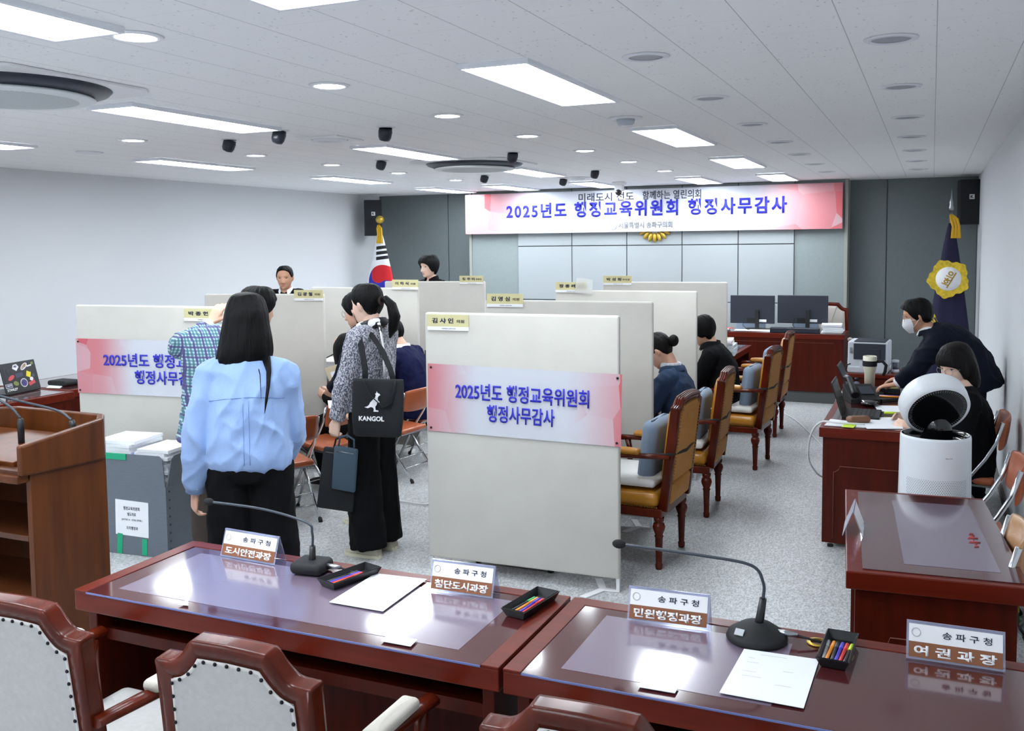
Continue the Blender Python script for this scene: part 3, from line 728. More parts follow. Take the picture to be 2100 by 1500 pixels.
    if grooves:                                           # separate lower back panel
        MB().rbox(Mb @ Vector((0, .09, .004)), (w - .1, .05, .13), .02, 2, rot=Mb.to_3x3() @ Euler((-math.pi / 2, 0, 0)).to_matrix()).build('lower_back_pad', fabric_back, t)
        MB().box(Mb @ Vector((0, .155, 0)), (w - .06, .03, .03), rot=Mb.to_3x3() @ Euler((-math.pi / 2, 0, 0)).to_matrix()).build('back_rail', CHAIRWOOD, t, bevel=.004)
    # seat
    sw = w + .03
    MB().box((0, .02, seat_z - .105), (sw, .50, .05)).build('seat_frame', CHAIRWOOD, t, bevel=.006)
    st = MB().rbox((0, .03, seat_z - .035), (sw - .01, .47, .09), .035, 3, puff=.012).build('seat', fabric, t)
    for sx in (-1, 1):
        mb = MB()
        for i in range(44): mb.ell((sx * (sw / 2 - .002), -.2 + i * .0105, seat_z - .072), (.003, .004, .004), 6, 4)
        mb.build('nail_heads', nailmat, st)
    # arms
    for sx in (-1, 1):
        x = sx * (hw + .012); az = seat_z + .21
        mb = MB(); mb.tube([(x * .97, yb - .045, az + .012), (x, yb + .1, az + .008), (x * 1.05, .12, az), (x * 1.06, .19, az - .004)], [(.014, .024), (.016, .026), (.016, .026), (.018, .028)], 10, lat=(0, 0, 1))
        mb.tube([(x * 1.03, .15, az - .01), (x * 1.04, .13, az - .1), (x * .99, .16, seat_z - .09)], [.019, .016, .02], 10)
        ar = mb.build('arm', CHAIRWOOD, t)
        MB().rbox((x * 1.02, yb + .23, az + .03), (.058, .21, .034), .016, 3, puff=.006).build('arm_pad', armfab, ar)
    # legs
    for sx in (-1, 1):
        for sy in (-1, 1):
            lx, ly = sx * (sw / 2 - .03), (.245 if sy > 0 else -.205); mb = MB(); z = seat_z - .13
            if lathe_legs:
                mb.lathe([(.017, 0), (.02, .006), (.021, .03), (.017, .034), (.0225, z - .115), (.027, z - .108), (.021, z - .1), (.033, z - .07), (.036, z - .055), (.03, z - .035), (.021, z - .03), (.027, z - .022), (.03, z)], 20, M=Matrix.Translation((lx, ly, 0)))
            else: mb.tube([(lx, ly - (.03 if sy < 0 else 0), 0), (lx, ly, z)], [.017, .024], 10)
            mb.build('leg', CHAIRWOOD, t)
    return t
# three grey armchairs along the front tables, seen from behind
crestG = [(.222, -.085), (.222, -.066), (.205, -.064), (.165, -.06), (.135, -.035), (.11, -.004), (.09, .0), (0, .003)]
gA = armchair('grey fabric armchair before the left table, middle one of the three studded backs', GREYFAB, GREYFAB, CREAM, NAILB, crestG, .945, .445, 'grey studded armchairs', lathe_legs=False, nails=34)
gA.location = (-1.45, 1.98, 0)
dup(gA, (-2.14, 1.98, 0), 0.0, 'grey fabric armchair at the bottom left corner, before the podium')
dup(gA, (-.60, 1.99, 0), 0.0, 'grey fabric armchair at the bottom edge in front of the right table')
# mustard leather armchairs of the members, seen from behind on the right
crestM = [(.235, -.06), (.235, -.052), (.2, -.04), (.165, -.012), (.14, .0), (0, .008)]
MUST = [(-1.575, 5.40, 1.52, 'mustard leather armchair nearest the camera, blue back cushion strapped on'),
        (-1.565, 6.50, 1.60, 'mustard leather armchair second from the camera, behind the blue-suited woman'),
        (-1.465, 7.98, 1.50, 'mustard leather armchair third from the camera, behind the person in black'),
        (-1.53, 9.35, 1.57, 'mustard leather armchair farthest away, in front of the long back desk')]
mA = armchair(MUST[0][3], MUSTARD, MUSTARDB, MUSTARD, NAILG, crestM, .985, .47, 'mustard leather armchairs', tilt=.12, grooves=True)
LUMB = mat('blue_grey_foam', (132, 150, 172), 0.85, bump=0.1, bscale=200)
COT = mat('white_cotton', (232, 230, 226), 0.9, bump=0.5, bscale=22)
def lumbar(x, y, rz, lb):
    t = thing('lumbar_cushion', lb, 'cushion', (x, y, .47), rz, 'strapped back cushions')
    R = Euler((.12, 0, 0)).to_matrix()
    MB().rbox((0, -.115, .18), (.36, .1, .36), .048, 4, rot=R, puff=.0).build('foam', LUMB, t)
    e = [(.245, -.19), (.25, -.30), (-.25, -.30), (-.245, -.19)]
    MB().tube([(-.17, -.13, .17), (-.247, -.19, .19), (-.247, -.29, .2), (0, -.301, .18), (.247, -.29, .2), (.247, -.19, .19), (.17, -.13, .17)], [(.009, .003)] * 7, 8, lat=(0, 0, 1)).build('strap', BLACKM, t)
    return t
def seat_cushion(x, y, rz, lb):
    t = MB().rbox((0, .03, .03), (.46, .42, .05), .022, 3, puff=.015).build('seat_cushion', COT, loc=(x, y, .455), rotz=rz)
    tag(t, lb, 'cushion', 'white seat cushions'); return t
for i, (x, y, rz, lb) in enumerate(MUST):
    if i == 0: mA.location = (x, y, 0); mA.rotation_euler.z = rz
    else: dup(mA, (x, y, 0), rz, lb)
    lumbar(x, y, rz, 'blue-grey back cushion strapped to the %s mustard armchair' % ['nearest', 'second', 'third', 'farthest'][i])
    seat_cushion(x, y, rz, 'white cotton seat cushion on the %s mustard armchair' % ['nearest', 'second', 'third', 'farthest'][i])

# ------------------------------------------------------------------ fabric partitions
FABRIC = mat('beige_partition_cloth', (204, 201, 193), 0.85, var=0.03, vscale=5, bump=0.45, bscale=6)
q = NB(FABRIC)
def partition(x0, x1, y, y2, label, h=1.47, zb=.075, lean=0.0):
    a, b = Vector((x0, y, 0)), Vector((x1, y2, 0)); c = (a + b) / 2; w = (b - a).length; rz = math.atan2(y2 - y, x1 - x0)
    t = thing('partition_screen', label, 'partition', (c.x, c.y, 0), rz, 'beige cloth partitions')
    MB().rbox((0, 0, (h + zb) / 2), (w, .042, h - zb), .012, 2).build('cloth_panel', FABRIC, t)
    for sx in (-1, 1):
        mb = MB(); x = sx * (w / 2 - .012)
        mb.box((x, 0, .04), (.018, .018, .078))
        mb.prism([(x, -.012), (x, .012), (x - sx * .07, .02), (x - sx * .13, .15), (x - sx * .17, .14), (x - sx * .105, 0), (x - sx * .17, -.14), (x - sx * .13, -.15), (x - sx * .07, -.02)], .0015, .008)
        mb.build('foot', WHITE_METAL, t, bevel=.001)
    return t
def plx(px, py, Y): return at_y(px, py, Y).x
PART = {}
def part_px(key, xl, xr, ytop, Yl, Yr, label):
    a, b = at_y(xl, ytop, Yl), at_y(xr, ytop, Yr)
    PART[key] = (a.x, b.x, Yl, Yr); return partition(a.x, b.x, Yl, Yr, label)
part_px('p5', 874, 1271, 645, 4.70, 4.74, 'beige cloth partition nearest the camera, carrying a pink banner in the room centre')
part_px('p6', 997, 1340, 617, 5.84, 5.90, 'beige cloth partition second in the right-hand line, just behind the bannered one')
part_px('p7', 1140, 1430, 598, 7.20, 7.26, 'beige cloth partition third in the right-hand line, its name plate taped over')
part_px('p8', 1237, 1492, 582, 8.80, 8.90, 'beige cloth partition farthest in the right-hand line, next to the monitors')
part_px('p1', 158, 500, 626, 4.69, 4.80, 'beige cloth partition at far left with a pink banner, behind the grey box')
part_px('p2', 421, 665, 602, 6.02, 6.26, 'beige cloth partition behind the plaid-jacketed man')
part_px('p3', 640, 858, 590, 7.28, 7.28, 'beige cloth partition behind the ponytailed woman')
part_px('p4', 790, 995, 577, 8.56, 8.72, 'beige cloth partition farthest in the left-hand line, before the short-haired woman')
def part_frame(key):
    x0, x1, Yl, Yr = PART[key]; return Vector(((x0 + x1) / 2, (Yl + Yr) / 2, 0)), math.atan2(Yr - Yl, x1 - x0)
def small_banner(key, px, label, m):
    c, rz = part_frame(key); x0, x1, Yl, Yr = PART[key]
    def pt(x, y):
        # intersection of the pixel ray with the front face of the partition
        d = ray(x, y); n = Vector((-math.sin(rz), math.cos(rz), 0)); p0 = c - n * .028
        return CAM + d * ((p0 - CAM).dot(n) / d.dot(n))
    tl, tr, br, bl_ = [pt(*p) for p in px]
    w = ((tr - tl).length + (br - bl_).length) / 2; h = ((tl - bl_).length + (tr - br).length) / 2
    cc = (tl + tr + br + bl_) / 4
    t = thing('small_banner', label, 'banner', cc, rz, 'pink banners on the partitions')
    roll = math.asin(max(-1, min(1, ((tr.z - tl.z) + (br.z - bl_.z)) / 2 / w)))
    t.rotation_euler = (0, -roll, rz)
    cloth_sheet(w, h, 50, 20, .003, .001, 3.0, .003).build('cloth', m, t)
    text_mesh('lettering', '2025년도 행정교육위원회', BLUEINK, t, (0, -.008, h * .13), w=w * .69, h=h * .25, bold=.022)
    text_mesh('lettering', '행정사무감사', BLUEINK, t, (0, -.008, -h * .17), w=w * .35, h=h * .25, bold=.022)
    for sx in (-1, 1):
        for sz in (-1, 1):
            MB().ell((sx * (w / 2 - .022), -.006, sz * (h / 2 - .02)), (.007, .004, .007), 8, 6).build('pin', NAILB, t)
    return t
BM2 = banner_mat('banner_small_print', .58, 0, 0.42, 1.0, 5.2)
small_banner('p5', [(874, 745), (1275, 769), (1274, 917), (881, 884)], 'pink and white banner with blue lettering on the nearest partition', BM2)
small_banner('p1', [(156, 694), (545, 703), (545, 822), (160, 806)], 'pink and white banner on the far-left partition, half behind the plaid-jacketed man', BM2)
PLB = mat('name_card_beige', (216, 208, 158), 0.6)
def partition_plate(key, x0, x1, y0, y1, name, suffix, label, rz_extra=0.0):
    c, rz = part_frame(key); n = Vector((-math.sin(rz), math.cos(rz), 0)); p0 = c - n * .031
    def pt(x, y): d = ray(x, y); return CAM + d * ((p0 - CAM).dot(n) / d.dot(n))
    a, b, e = pt(x0, y0), pt(x1, y0), pt(x0, y1); w = (b - a).length; h = (a - e).length; cc = pt((x0 + x1) / 2, (y0 + y1) / 2)
    t = thing('name_plate', label, 'name plate', cc, rz, 'name plates on the partitions')
    MB().box((0, .003, h * .12), (w, .006, h * .76)).build('beige_card', PLB, t)
    MB().box((0, .003, -h * .38), (w, .007, h * .24)).build('white_strip', WHITEP, t)
    text_mesh('lettering', ' '.join(name), INK, t, (-w * .12, -.0005, h * .12), w=w * .52, h=h * .34, bold=.035)
    text_mesh('lettering', suffix, INK, t, (w * .31, -.0005, h * .09), w=w * .07 * len(suffix) + w * .05, h=h * .21, bold=.02)
    text_mesh('lettering', '서울특별시 송파구의회', INKG, t, (w * .02, -.001, -h * .38), w=w * .34, h=h * .075, bold=.01)
    return t
partition_plate('p5', 876, 960, 646, 678, '김샤인', '의원', 'beige name plate at the top left of the nearest partition')
partition_plate('p6', 998, 1072, 603, 630, '김영심', '의원', 'beige name plate on the second partition of the right-hand line')
p_ = partition_plate('p7', 1139, 1203, 579, 600, '장종례', '의원', 'beige name plate with clear tape across it, on the third right-hand partition')
MB().box((.11, -.004, .01), (.14, .0012, .12), rot=Euler((0, .1, 0)).to_matrix()).build('tape', mat('clear_tape', (240, 240, 236), 0.2, alpha=0.35), p_)
partition_plate('p8', 1237, 1295, 566, 585, '박성희', '부의장', 'beige name plate on the farthest right-hand partition')
partition_plate('p1', 377, 455, 634, 659, '박종현', '의원', 'beige name plate on the far-left partition, partly behind a raised hand')
partition_plate('p2', 603, 662, 595, 617, '김광철', '의원', 'beige name plate below the standing man in the dark suit')
partition_plate('p3', 804, 857, 574, 594, '이하식', '의원', 'beige name plate on the partition under the white flag')
partition_plate('p4', 942, 991, 566, 583, '정주리', '위원장', 'beige name plate below the short-haired woman in black')
# ------------------------------------------------------------------ desks behind the screens and around the room
DGLASS = GLASSTOP
def desk(x0, x1, y0, y1, z, label, cat='desk', plinth=0.0, overhang=.02, knee=None):
    cx, cy, w, d = (x0 + x1) / 2, (y0 + y1) / 2, x1 - x0, y1 - y0
    t = thing('desk', label, cat, (cx, cy, 0))
    MB().box((0, 0, z - .03), (w, d, .058)).build('top_slab', WOODH, t, bevel=.003)
    MB().box((0, 0, z + .0005), (w - .09, d - .09, .003)).build('glass_sheet', DGLASS, t)
    o = overhang; hz = z - .06 - plinth
    if knee is None:
        MB().box((0, 0, (z - .06 + plinth) / 2), (w - 2 * o, d - 2 * o, hz)).build('body', WOOD, t, bevel=.003)
        if plinth: MB().box((0, 0, plinth / 2), (w - 2 * o - .04, d - 2 * o - .04, plinth)).build('plinth', mat('plinth_grey', (86, 88, 88), 0.6), t)
    else:                                        # knee space open towards +X (knee = 1) or -X (-1)
        for sy in (-1, 1): MB().box((0, sy * (d / 2 - o - .015), z / 2 - .03 + .012), (w - 2 * o, .03, z - .06 - .024)).build('side_panel', WOOD, t, bevel=.003)
        MB().box((-knee * (w / 2 - o - .05), 0, z / 2), (.022, d - 2 * o - .062, z - .13)).build('modesty_panel', WOOD, t)
        for sy in (-1, 1):
            for sx in (-1, 1): MB().lathe([(.018, 0), (.018, .014)], 12, M=Matrix.Translation((sx * (w / 2 - o - .05), sy * (d / 2 - o - .015), 0))).build('glide_foot', BLACKM, t)
    return t
# sides facing the camera get a shallow routed outline
def routed(t, w, z0, z1, y, x=0):
    c = .035
    pts = [(-w, z0), (-w, z1 - c), (-w + c * .3, z1 - c * .95), (-w + c * .8, z1 - c * .6), (-w + c, z1), (w - c, z1), (w - c * .8, z1 - c * .6), (w - c * .3, z1 - c * .95), (w, z1 - c), (w, z0)]
    MB().tube([(x + a, y, b) for a, b in pts], .0022, 5).build('routed_line', mat('routed_edge', (120, 66, 50), 0.4), t)
for i, (y0, y1, w_) in enumerate([(4.86, 5.74, 'between the first and second right-hand partitions'), (6.0, 7.05, 'between the second and third right-hand partitions'),
                              (7.40, 8.62, 'between the third and fourth right-hand partitions'), (9.08, 10.4, 'beyond the last right-hand partition, stacked with papers')]):
    desk(-2.45, -1.86 if i < 3 else -1.76, y0, y1, .73, 'dark red desk ' + w_, knee=1)
for y0, y1, w_ in [(4.98, 5.90, 'behind the far-left bannered partition'), (6.48, 7.14, 'with documents, between the second and third left partitions'), (7.45, 8.4, 'between the last two left partitions')]:
    desk(-5.1, -4.42, y0, y1, .73, 'dark red desk ' + w_, knee=1)
desk(-6.85, -6.06, 3.5, 5.35, .74, 'dark red desk along the left wall carrying the stickered laptop')
dl2 = desk(-6.92, -6.14, 5.37, 7.2, .74, 'dark red desk beyond the stickered laptop, partly behind the far-left partition')
bd = desk(-4.4, -.875, 11.2, 11.78, .79, 'long dark red desk at the back carrying two monitors', plinth=.13, overhang=.012)
MB().box((.2, -.283, .69), (2.9, .003, .004)).build('routed_line', mat('routed_edge', (120, 66, 50), 0.4), bd)
sd = desk(-.60, -.03, 5.92, 7.73, .73, 'dark red desk with phone, papers and tumbler beside the right wall', knee=1)
routed(sd, .2, .06, .5, -.9)
P = [at_z(1700, 1180, TZ), at_z(2080, 1188, TZ), at_z(2038, 1027, TZ), at_z(1758, 1004, TZ)]
# small glass-topped desk, slightly skewed as in the photo
cx, cy = sum(p.x for p in P) / 4, sum(p.y for p in P) / 4
rzs = math.atan2(P[1].y - P[0].y + P[2].y - P[3].y, P[1].x - P[0].x + P[2].x - P[3].x) * .45
w_, d_ = .56, 1.13
t = thing('small_desk', 'small dark red desk with glass top at lower right', 'desk', (cx, cy, 0), rzs)
MB().box((0, 0, TZ - .032), (w_, d_, .062)).build('top_slab', WOODH, t, bevel=.004)
MB().box((.026, -.004, TZ + .0005), (w_ - .055, d_ - .075, .004)).build('glass_sheet', GLASSTOP, t)
MB().box((.06, -.02, TZ + .003), (.30, d_ * .75, .0008)).build('desk_pad', PAD, t)
mb = MB()
for i, (a, b) in enumerate([(.0, 0), (.01, .02), (-.012, .035), (.006, .055), (-.01, .07), (.012, .085), (.0, .105)]): mb.tube([(.16 + a, -.18 + b * 1.5, TZ + .0045), (.175 - a, -.172 + b * 1.5, TZ + .0045), (.165 + a, -.165 + b * 1.5, TZ + .0045)], .003, 5, flat=.3)
mb.build('red_scrawl', mat('red_mark', (170, 70, 66), 0.6), t)
MB().box((0, -d_ / 2 + .05, (TZ - .064) / 2), (w_ - .06, .03, TZ - .064)).build('side_panel', WOOD, t, bevel=.003)
MB().box((0, d_ / 2 - .05, (TZ - .064) / 2), (w_ - .06, .03, TZ - .064)).build('side_panel', WOOD, t, bevel=.003)
MB().box((-w_ / 2 + .06, 0, (TZ - .064) / 2 + .03), (.02, d_ - .13, TZ - .13)).build('modesty_panel', WOOD, t)
routed(t, .17, .02, .5, -d_ / 2 + .034)
# its clear name stand, seen end-on
p = at_z(1745, 1085, TZ + .004)
t = thing('name_stand', 'blank clear name stand seen end-on, on the small desk', 'name plate', (p.x + .01, p.y, TZ + .0035), math.pi / 2 + .03)
mb = MB()
for sg in (-1, 1):
    mb.T = Matrix.Translation((0, -sg * .036, 0)) @ Matrix.Rotation(-sg * .36, 4, 'X'); mb.box((0, 0, .05), (.2, .002, .1))
mb.T = Matrix(); mb.build('acrylic_holder', ACRY, t)
MB().box((0, .0, .0), (.18, .0012, .085), rot=Euler((-.36, 0, 0)).to_matrix()).build('white_card', WHITEP, t, loc=(0, -.0185, .048))

# ------------------------------------------------------------------ lectern
t = thing('lectern', 'brown wooden lectern with two gooseneck microphones at the left edge', 'lectern', (-3.455, 2.68, 0))
plan = [(.37, -.21), (.37, .18), (.29, .26), (-.23, .28), (-.395, .13), (-.395, -.21)]
def wallpiece(a, b, z0a, z1a, z0b, z1b, th=.028):
    a, b = Vector((*a, 0)), Vector((*b, 0)); d = (b - a).normalized(); n_ = Vector((-d.y, d.x, 0)) * th
    vs = [a + Vector((0, 0, z0a)), b + Vector((0, 0, z0b)), b + n_ + Vector((0, 0, z0b)), a + n_ + Vector((0, 0, z0a)), a + Vector((0, 0, z1a)), b + Vector((0, 0, z1b)), b + n_ + Vector((0, 0, z1b)), a + n_ + Vector((0, 0, z1a))]
    return MB().add(vs, [(0, 3, 2, 1), (4, 5, 6, 7), (0, 1, 5, 4), (1, 2, 6, 5), (2, 3, 7, 6), (3, 0, 4, 7)])
wallpiece(plan[0], plan[1], 1.0, 1.115, .985, 1.155).build('rim_side', OAK, t, bevel=.008)
for i in (1, 2, 3): wallpiece(plan[i], plan[i + 1], .985, 1.155, .985, 1.155).build('rim_front', OAK, t, bevel=.006)
wallpiece(plan[4], plan[5], .985, 1.155, 1.0, 1.115).build('rim_side', OAK, t, bevel=.008)
mb = MB(); ins = [(x * .93, y * .93) for x, y in plan]
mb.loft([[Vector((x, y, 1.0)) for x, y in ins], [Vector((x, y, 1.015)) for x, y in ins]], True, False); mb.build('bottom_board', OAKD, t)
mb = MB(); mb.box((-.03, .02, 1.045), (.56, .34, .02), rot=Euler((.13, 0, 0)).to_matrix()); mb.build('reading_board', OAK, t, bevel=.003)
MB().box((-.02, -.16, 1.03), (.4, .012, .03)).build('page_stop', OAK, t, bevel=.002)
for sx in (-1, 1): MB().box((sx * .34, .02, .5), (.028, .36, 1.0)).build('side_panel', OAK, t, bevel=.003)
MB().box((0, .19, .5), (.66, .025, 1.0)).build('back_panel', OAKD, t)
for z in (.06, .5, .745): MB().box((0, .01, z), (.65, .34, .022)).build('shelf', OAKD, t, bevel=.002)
MB().box((0, -.19, .985), (.70, .05, .03)).build('front_lip', OAK, t, bevel=.004)
MB().tube([(.30, -.1, .07), (.305, -.06, .15), (.31, .02, .24), (.33, .1, .3)], .004, 6).build('cable', BLACKM, t)
def lectern_mic(pts, lb):
    P = [at_y(x, y, Y) for x, y, Y in pts]; o = Vector((P[0].x, P[0].y, 1.02))
    t = thing('gooseneck_microphone', lb, 'microphone', o, 0, 'lectern microphones')
    L = [p - o for p in P]
    MB().tube([(L[0].x, L[0].y, 0), L[0] + (L[1] - L[0]) * .2, L[0] + (L[1] - L[0]) * .9, L[1]], [.012, .0135, .012, .007], 12).build('stem', BLACK, t)
    c = [(v.x, v.z) for v in L[1:]]; s = smooth_poly(c, 8); ys = np.linspace(L[1].y, L[-1].y, len(s))
    MB().tube([(a, yy, b) for (a, b), yy in zip(s, ys)], .0055, 8).build('gooseneck', NECK, t)
    d = Vector((s[-1][0] - s[-3][0], 0, s[-1][1] - s[-3][1])).normalized()
    MB().ell(Vector((s[-1][0], ys[-1], s[-1][1])) + d * .012, (.014, .014, .022), 14, 8, Vector((0, 0, 1)).rotation_difference(d).to_matrix()).build('foam_head', FOAM, t)
lectern_mic([(43, 886, 2.72), (42, 858, 2.72), (28, 835, 2.72), (-10, 815, 2.70), (-60, 800, 2.68)], 'gooseneck microphone on the lectern, shorter one nearer the left edge')
lectern_mic([(150, 876, 2.82), (147, 862, 2.82), (122, 841, 2.82), (40, 822, 2.80), (-30, 805, 2.78)], 'long gooseneck microphone rising from the right side of the lectern')

# ------------------------------------------------------------------ grey box of documents
BOXM = mat('grey_corrugated_plastic', (104, 112, 122), 0.5, var=0.06, vscale=20, stretch=(1, 1, 6))
TAPEG = mat('green_tape', (22, 168, 122), 0.5)
bp0 = at_z(345, 1147, 0)
t = thing('document_box', 'open grey plastic box with green tape and a white notice, on the floor', 'box', (bp0.x, bp0.y, 0), .09)
Wb, Db, Hb = .58, .36, .43
mb = MB(); th = .006
mb.box((-Wb / 2, th / 2, Hb / 2), (Wb, th, Hb)).box((-Wb / 2, Db - th / 2, Hb / 2), (Wb, th, Hb)).box((-th / 2, Db / 2, Hb / 2), (th, Db - .013, Hb)).box((-Wb + th / 2, Db / 2, Hb / 2), (th, Db - .013, Hb)).box((-Wb / 2, Db / 2, th / 2), (Wb - .02, Db - .02, th))
mb.build('box_body', BOXM, t)
def flap(M, w, h, nm='flap'):
    c = .02; poly = [(-w / 2, 0), (w / 2, 0), (w / 2 - .012, h - c), (w / 2 - .016 - c, h), (-w / 2 + .016 + c, h), (-w / 2 + .012, h - c)]
    return MB().prism(poly, -.003, .003, M).build(nm, BOXM, t)
R90 = Matrix.Rotation(math.pi / 2, 4, 'X')
f1 = flap(Matrix.Translation((-Wb / 2, .004, Hb)) @ Matrix.Rotation(.0, 4, 'X') @ R90, Wb - .01, .185)
f2 = flap(Matrix.Translation((-Wb / 2, Db - .004, Hb)) @ Matrix.Rotation(-.12, 4, 'X') @ R90, Wb - .01, .185)
f3 = flap(Matrix.Translation((-.004, Db / 2, Hb)) @ Matrix.Rotation(.18, 4, 'Y') @ Matrix.Rotation(math.pi / 2, 4, 'Z') @ R90, Db - .03, .19)
f4 = flap(Matrix.Translation((-Wb + .004, Db / 2, Hb)) @ Matrix.Rotation(-.3, 4, 'Y') @ Matrix.Rotation(math.pi / 2, 4, 'Z') @ R90, Db - .03, .19)
MB().box((-.40, -.0012, Hb + .168), (.25, .012, .036)).build('green_tape', TAPEG, f1)
MB().box((-.345, -.0012, .065), (.038, .003, .125), rot=Euler((0, .09, 0)).to_matrix()).build('green_tape', TAPEG, t)
MB().box((-.165, -.0012, .055), (.038, .003, .1), rot=Euler((0, .05, 0)).to_matrix()).build('green_tape', TAPEG, t)
nc = MB().box((-.25, -.0015, .225), (.24, .002, .215), rot=Euler((0, .03, 0)).to_matrix()).build('notice', PAPER, t)
for s, z, w, h in (('행정교육위원회', .285, .118, .022), ('별도자료', .25, .062, .021), ('(요구자료 42   삼전동-잠자동 )', .215, .15, .014), ('자치행정과', .165, .084, .021)):
    text_mesh('lettering', s, INKG if h < .02 else INK, nc, (-.25, -.003, z), w=w, h=h, bold=.01)
mb = MB()
for i in range(8): mb.lathe([(.007, 0), (.007, .002), (.0045, .002)], 10, M=Matrix.Translation((.001, .03, .05 + i * .05)) @ Matrix.Rotation(math.pi / 2, 4, 'Y'))
mb.build('punched_holes', mat('hole_edge', (60, 66, 74), 0.5), t)
def paper_stack(x, y, z, w, d, n, th, label, rz=0.0, jitter=.01, seed=1, group=None, tilt=0, name='paper_stack', m=None):
    rnd = random.Random(seed); mb = MB(); zz = 0
    for i in range(n):
        mb.T = Matrix.Translation((rnd.uniform(-jitter, jitter), rnd.uniform(-jitter, jitter), zz + th / 2)) @ Matrix.Rotation(rnd.uniform(-.06, .06) * jitter / .01, 4, 'Z')
        mb.box((0, 0, 0), (w, d, th * .92)); zz += th
    mb.T = Matrix()
    o = mb.build(name, m or PAPER, loc=(x, y, z), rotz=rz); o.rotation_euler.y = tilt
    return tag(o, label, 'papers', group)
def boxw(x, y): v = Matrix.Rotation(.09, 3, 'Z') @ Vector((x, y, 0)); return bp0.x + v.x, bp0.y + v.y
x, y = boxw(-.40, .18); paper_stack(x, y, .012, (.27), .28, 32, .021, 'tall ragged stack of white documents in the grey box, left pile', .09, .012, 3)
x, y = boxw(-.13, .185); paper_stack(x, y, .012, (.22), .28, 30, .021, 'stack of white documents in the grey box, right pile', .05, .012, 5)
x, y = boxw(-.29, .045)
mb = MB().box((0, 0, 0), (.02, .03, .004)); o = mb.build('index_tab', mat('pink_tab', (240, 70, 150), 0.5), loc=(x, y - .0, .60)); tag(o, 'pink and blue index tabs on the documents in the grey box', 'tabs')
MB().box((.025, .01, .004), (.02, .03, .004)).build('blue_tab', mat('blue_tab', (40, 110, 220), 0.5), o)

# ------------------------------------------------------------------ laptop with stickers
LB, RB = at_z(15, 812, .752), at_z(92, 796, .752); c = (LB + RB) / 2; w = .36; rz = math.atan2(RB.y - LB.y, RB.x - LB.x)
t = thing('laptop', 'open black laptop covered in stickers, on the left desk', 'laptop', (c.x - .03, c.y, .7425), rz)
MB().box((0, .12, .008), (w, .24, .014)).build('keyboard_base', BLACK, t, bevel=.003)
Rl = Matrix.Translation((0, 0, .016)) @ Matrix.Rotation(math.radians(-14), 4, 'X')
mb = MB(); mb.T = Rl; lid = mb.box((0, 0, .115), (w, .008, .228)).build('lid', BLACK, t, bevel=.003)
mb = MB(); mb.T = Rl; mb.box((0, .0045, .118), (w - .02, .001, .2)).build('screen', mat('dark_screen', (16, 18, 24), 0.1), lid)
RlT = Rl.to_3x3() @ FACE_FRONT
def sticker(u, v, shape, sx, sy, rot, m, txt=None, tm=None):
    M = Rl @ Matrix.Translation((u, -.0045, v)) @ Matrix.Rotation(math.pi / 2, 4, 'X') @ Matrix.Rotation(rot, 4, 'Z')
    mb = MB()
    if shape == 'o': poly = [(sx * math.cos(2 * math.pi * i / 20), sy * math.sin(2 * math.pi * i / 20)) for i in range(20)]
    elif shape == 'd': poly = [(-sx, 0), (-sx * .5, sy), (sx * .5, sy), (sx, 0), (0, -sy)]
    else: poly = [(-sx, -sy), (sx, -sy), (sx, sy), (-sx, sy)]
    mb.prism(poly, 0, .0008, M); s = mb.build('sticker', m, lid)
    if txt: text_mesh('lettering', txt, tm, s, (M @ Vector((0, 0, .001))), w=sx * 1.5, h=sy * .75, rot=M.to_3x3(), bold=.03)
ST = {k: mat('sticker_' + k, v, .5) for k, v in dict(w=(225, 226, 228), y=(222, 205, 40), p=(70, 62, 120), r=(190, 70, 76), g=(120, 128, 70), o=(226, 170, 90), n=(60, 66, 90), k=(40, 42, 50)).items()}
sticker(-.03, .185, 'd', .034, .026, .1, ST['w']); sticker(-.03, .193, 'd', .02, .01, .1, ST['p'])
sticker(.055, .185, 'o', .042, .019, .55, ST['w']); sticker(.055, .185, 'o', .034, .013, .55, ST['o'])
sticker(.11, .185, 'r', .024, .006, .1, ST['w']); sticker(.145, .2, 'r', .012, .01, .2, ST['g'])
sticker(-.01, .125, 'r', .038, .016, .1, ST['n']); sticker(-.095, .113, 'o', .036, .016, .4, ST['r']); sticker(.085, .12, 'r', .022, .022, -.4, ST['y'])
sticker(.13, .105, 'o', .018, .014, .2, ST['n']); sticker(-.115, .165, 'o', .018, .02, .3, ST['k']); sticker(-.06, .065, 'o', .026, .018, -.3, ST['g'])
sticker(.02, .06, 'o', .036, .034, 0, ST['w']); sticker(.02, .06, 'o', .031, .029, 0, ST['p']); sticker(.1, .05, 'r', .034, .014, .25, ST['r']); sticker(.105, .078, 'd', .02, .016, .2, ST['w'])
sticker(-.135, .055, 'r', .034, .016, .02, ST['w']); sticker(-.135, .055, 'r', .032, .014, .02, ST['p'], 'YETI', ST['w'])
text_mesh('lettering', 'STANLEY', ST['w'], lid, Rl @ Vector((-.11, -.0055, .022)), w=.105, h=.02, rot=RlT, bold=.03)
text_mesh('lettering', 'MOUNTAIN PLAN', ST['n'], lid, Rl @ Vector((-.155, -.0055, .14)), w=.12, h=.012, rot=RlT @ Matrix.Rotation(math.pi / 2, 3, 'Z'), bold=.01)
p = at_z(128, 792, .745); sheet([(95, 796), (122, 797), (147, 779), (112, 780)], .744, 'loose white sheet beside the stickered laptop', False)
p = at_z(150, 790, .745); tag(MB().rbox((0, 0, .02), (.2, .16, .04), .015).build('desk_telephone', BLACKM, loc=(p.x - .1, p.y, .743)), 'dark desk device beyond the laptop, by the pink banner edge', 'telephone')

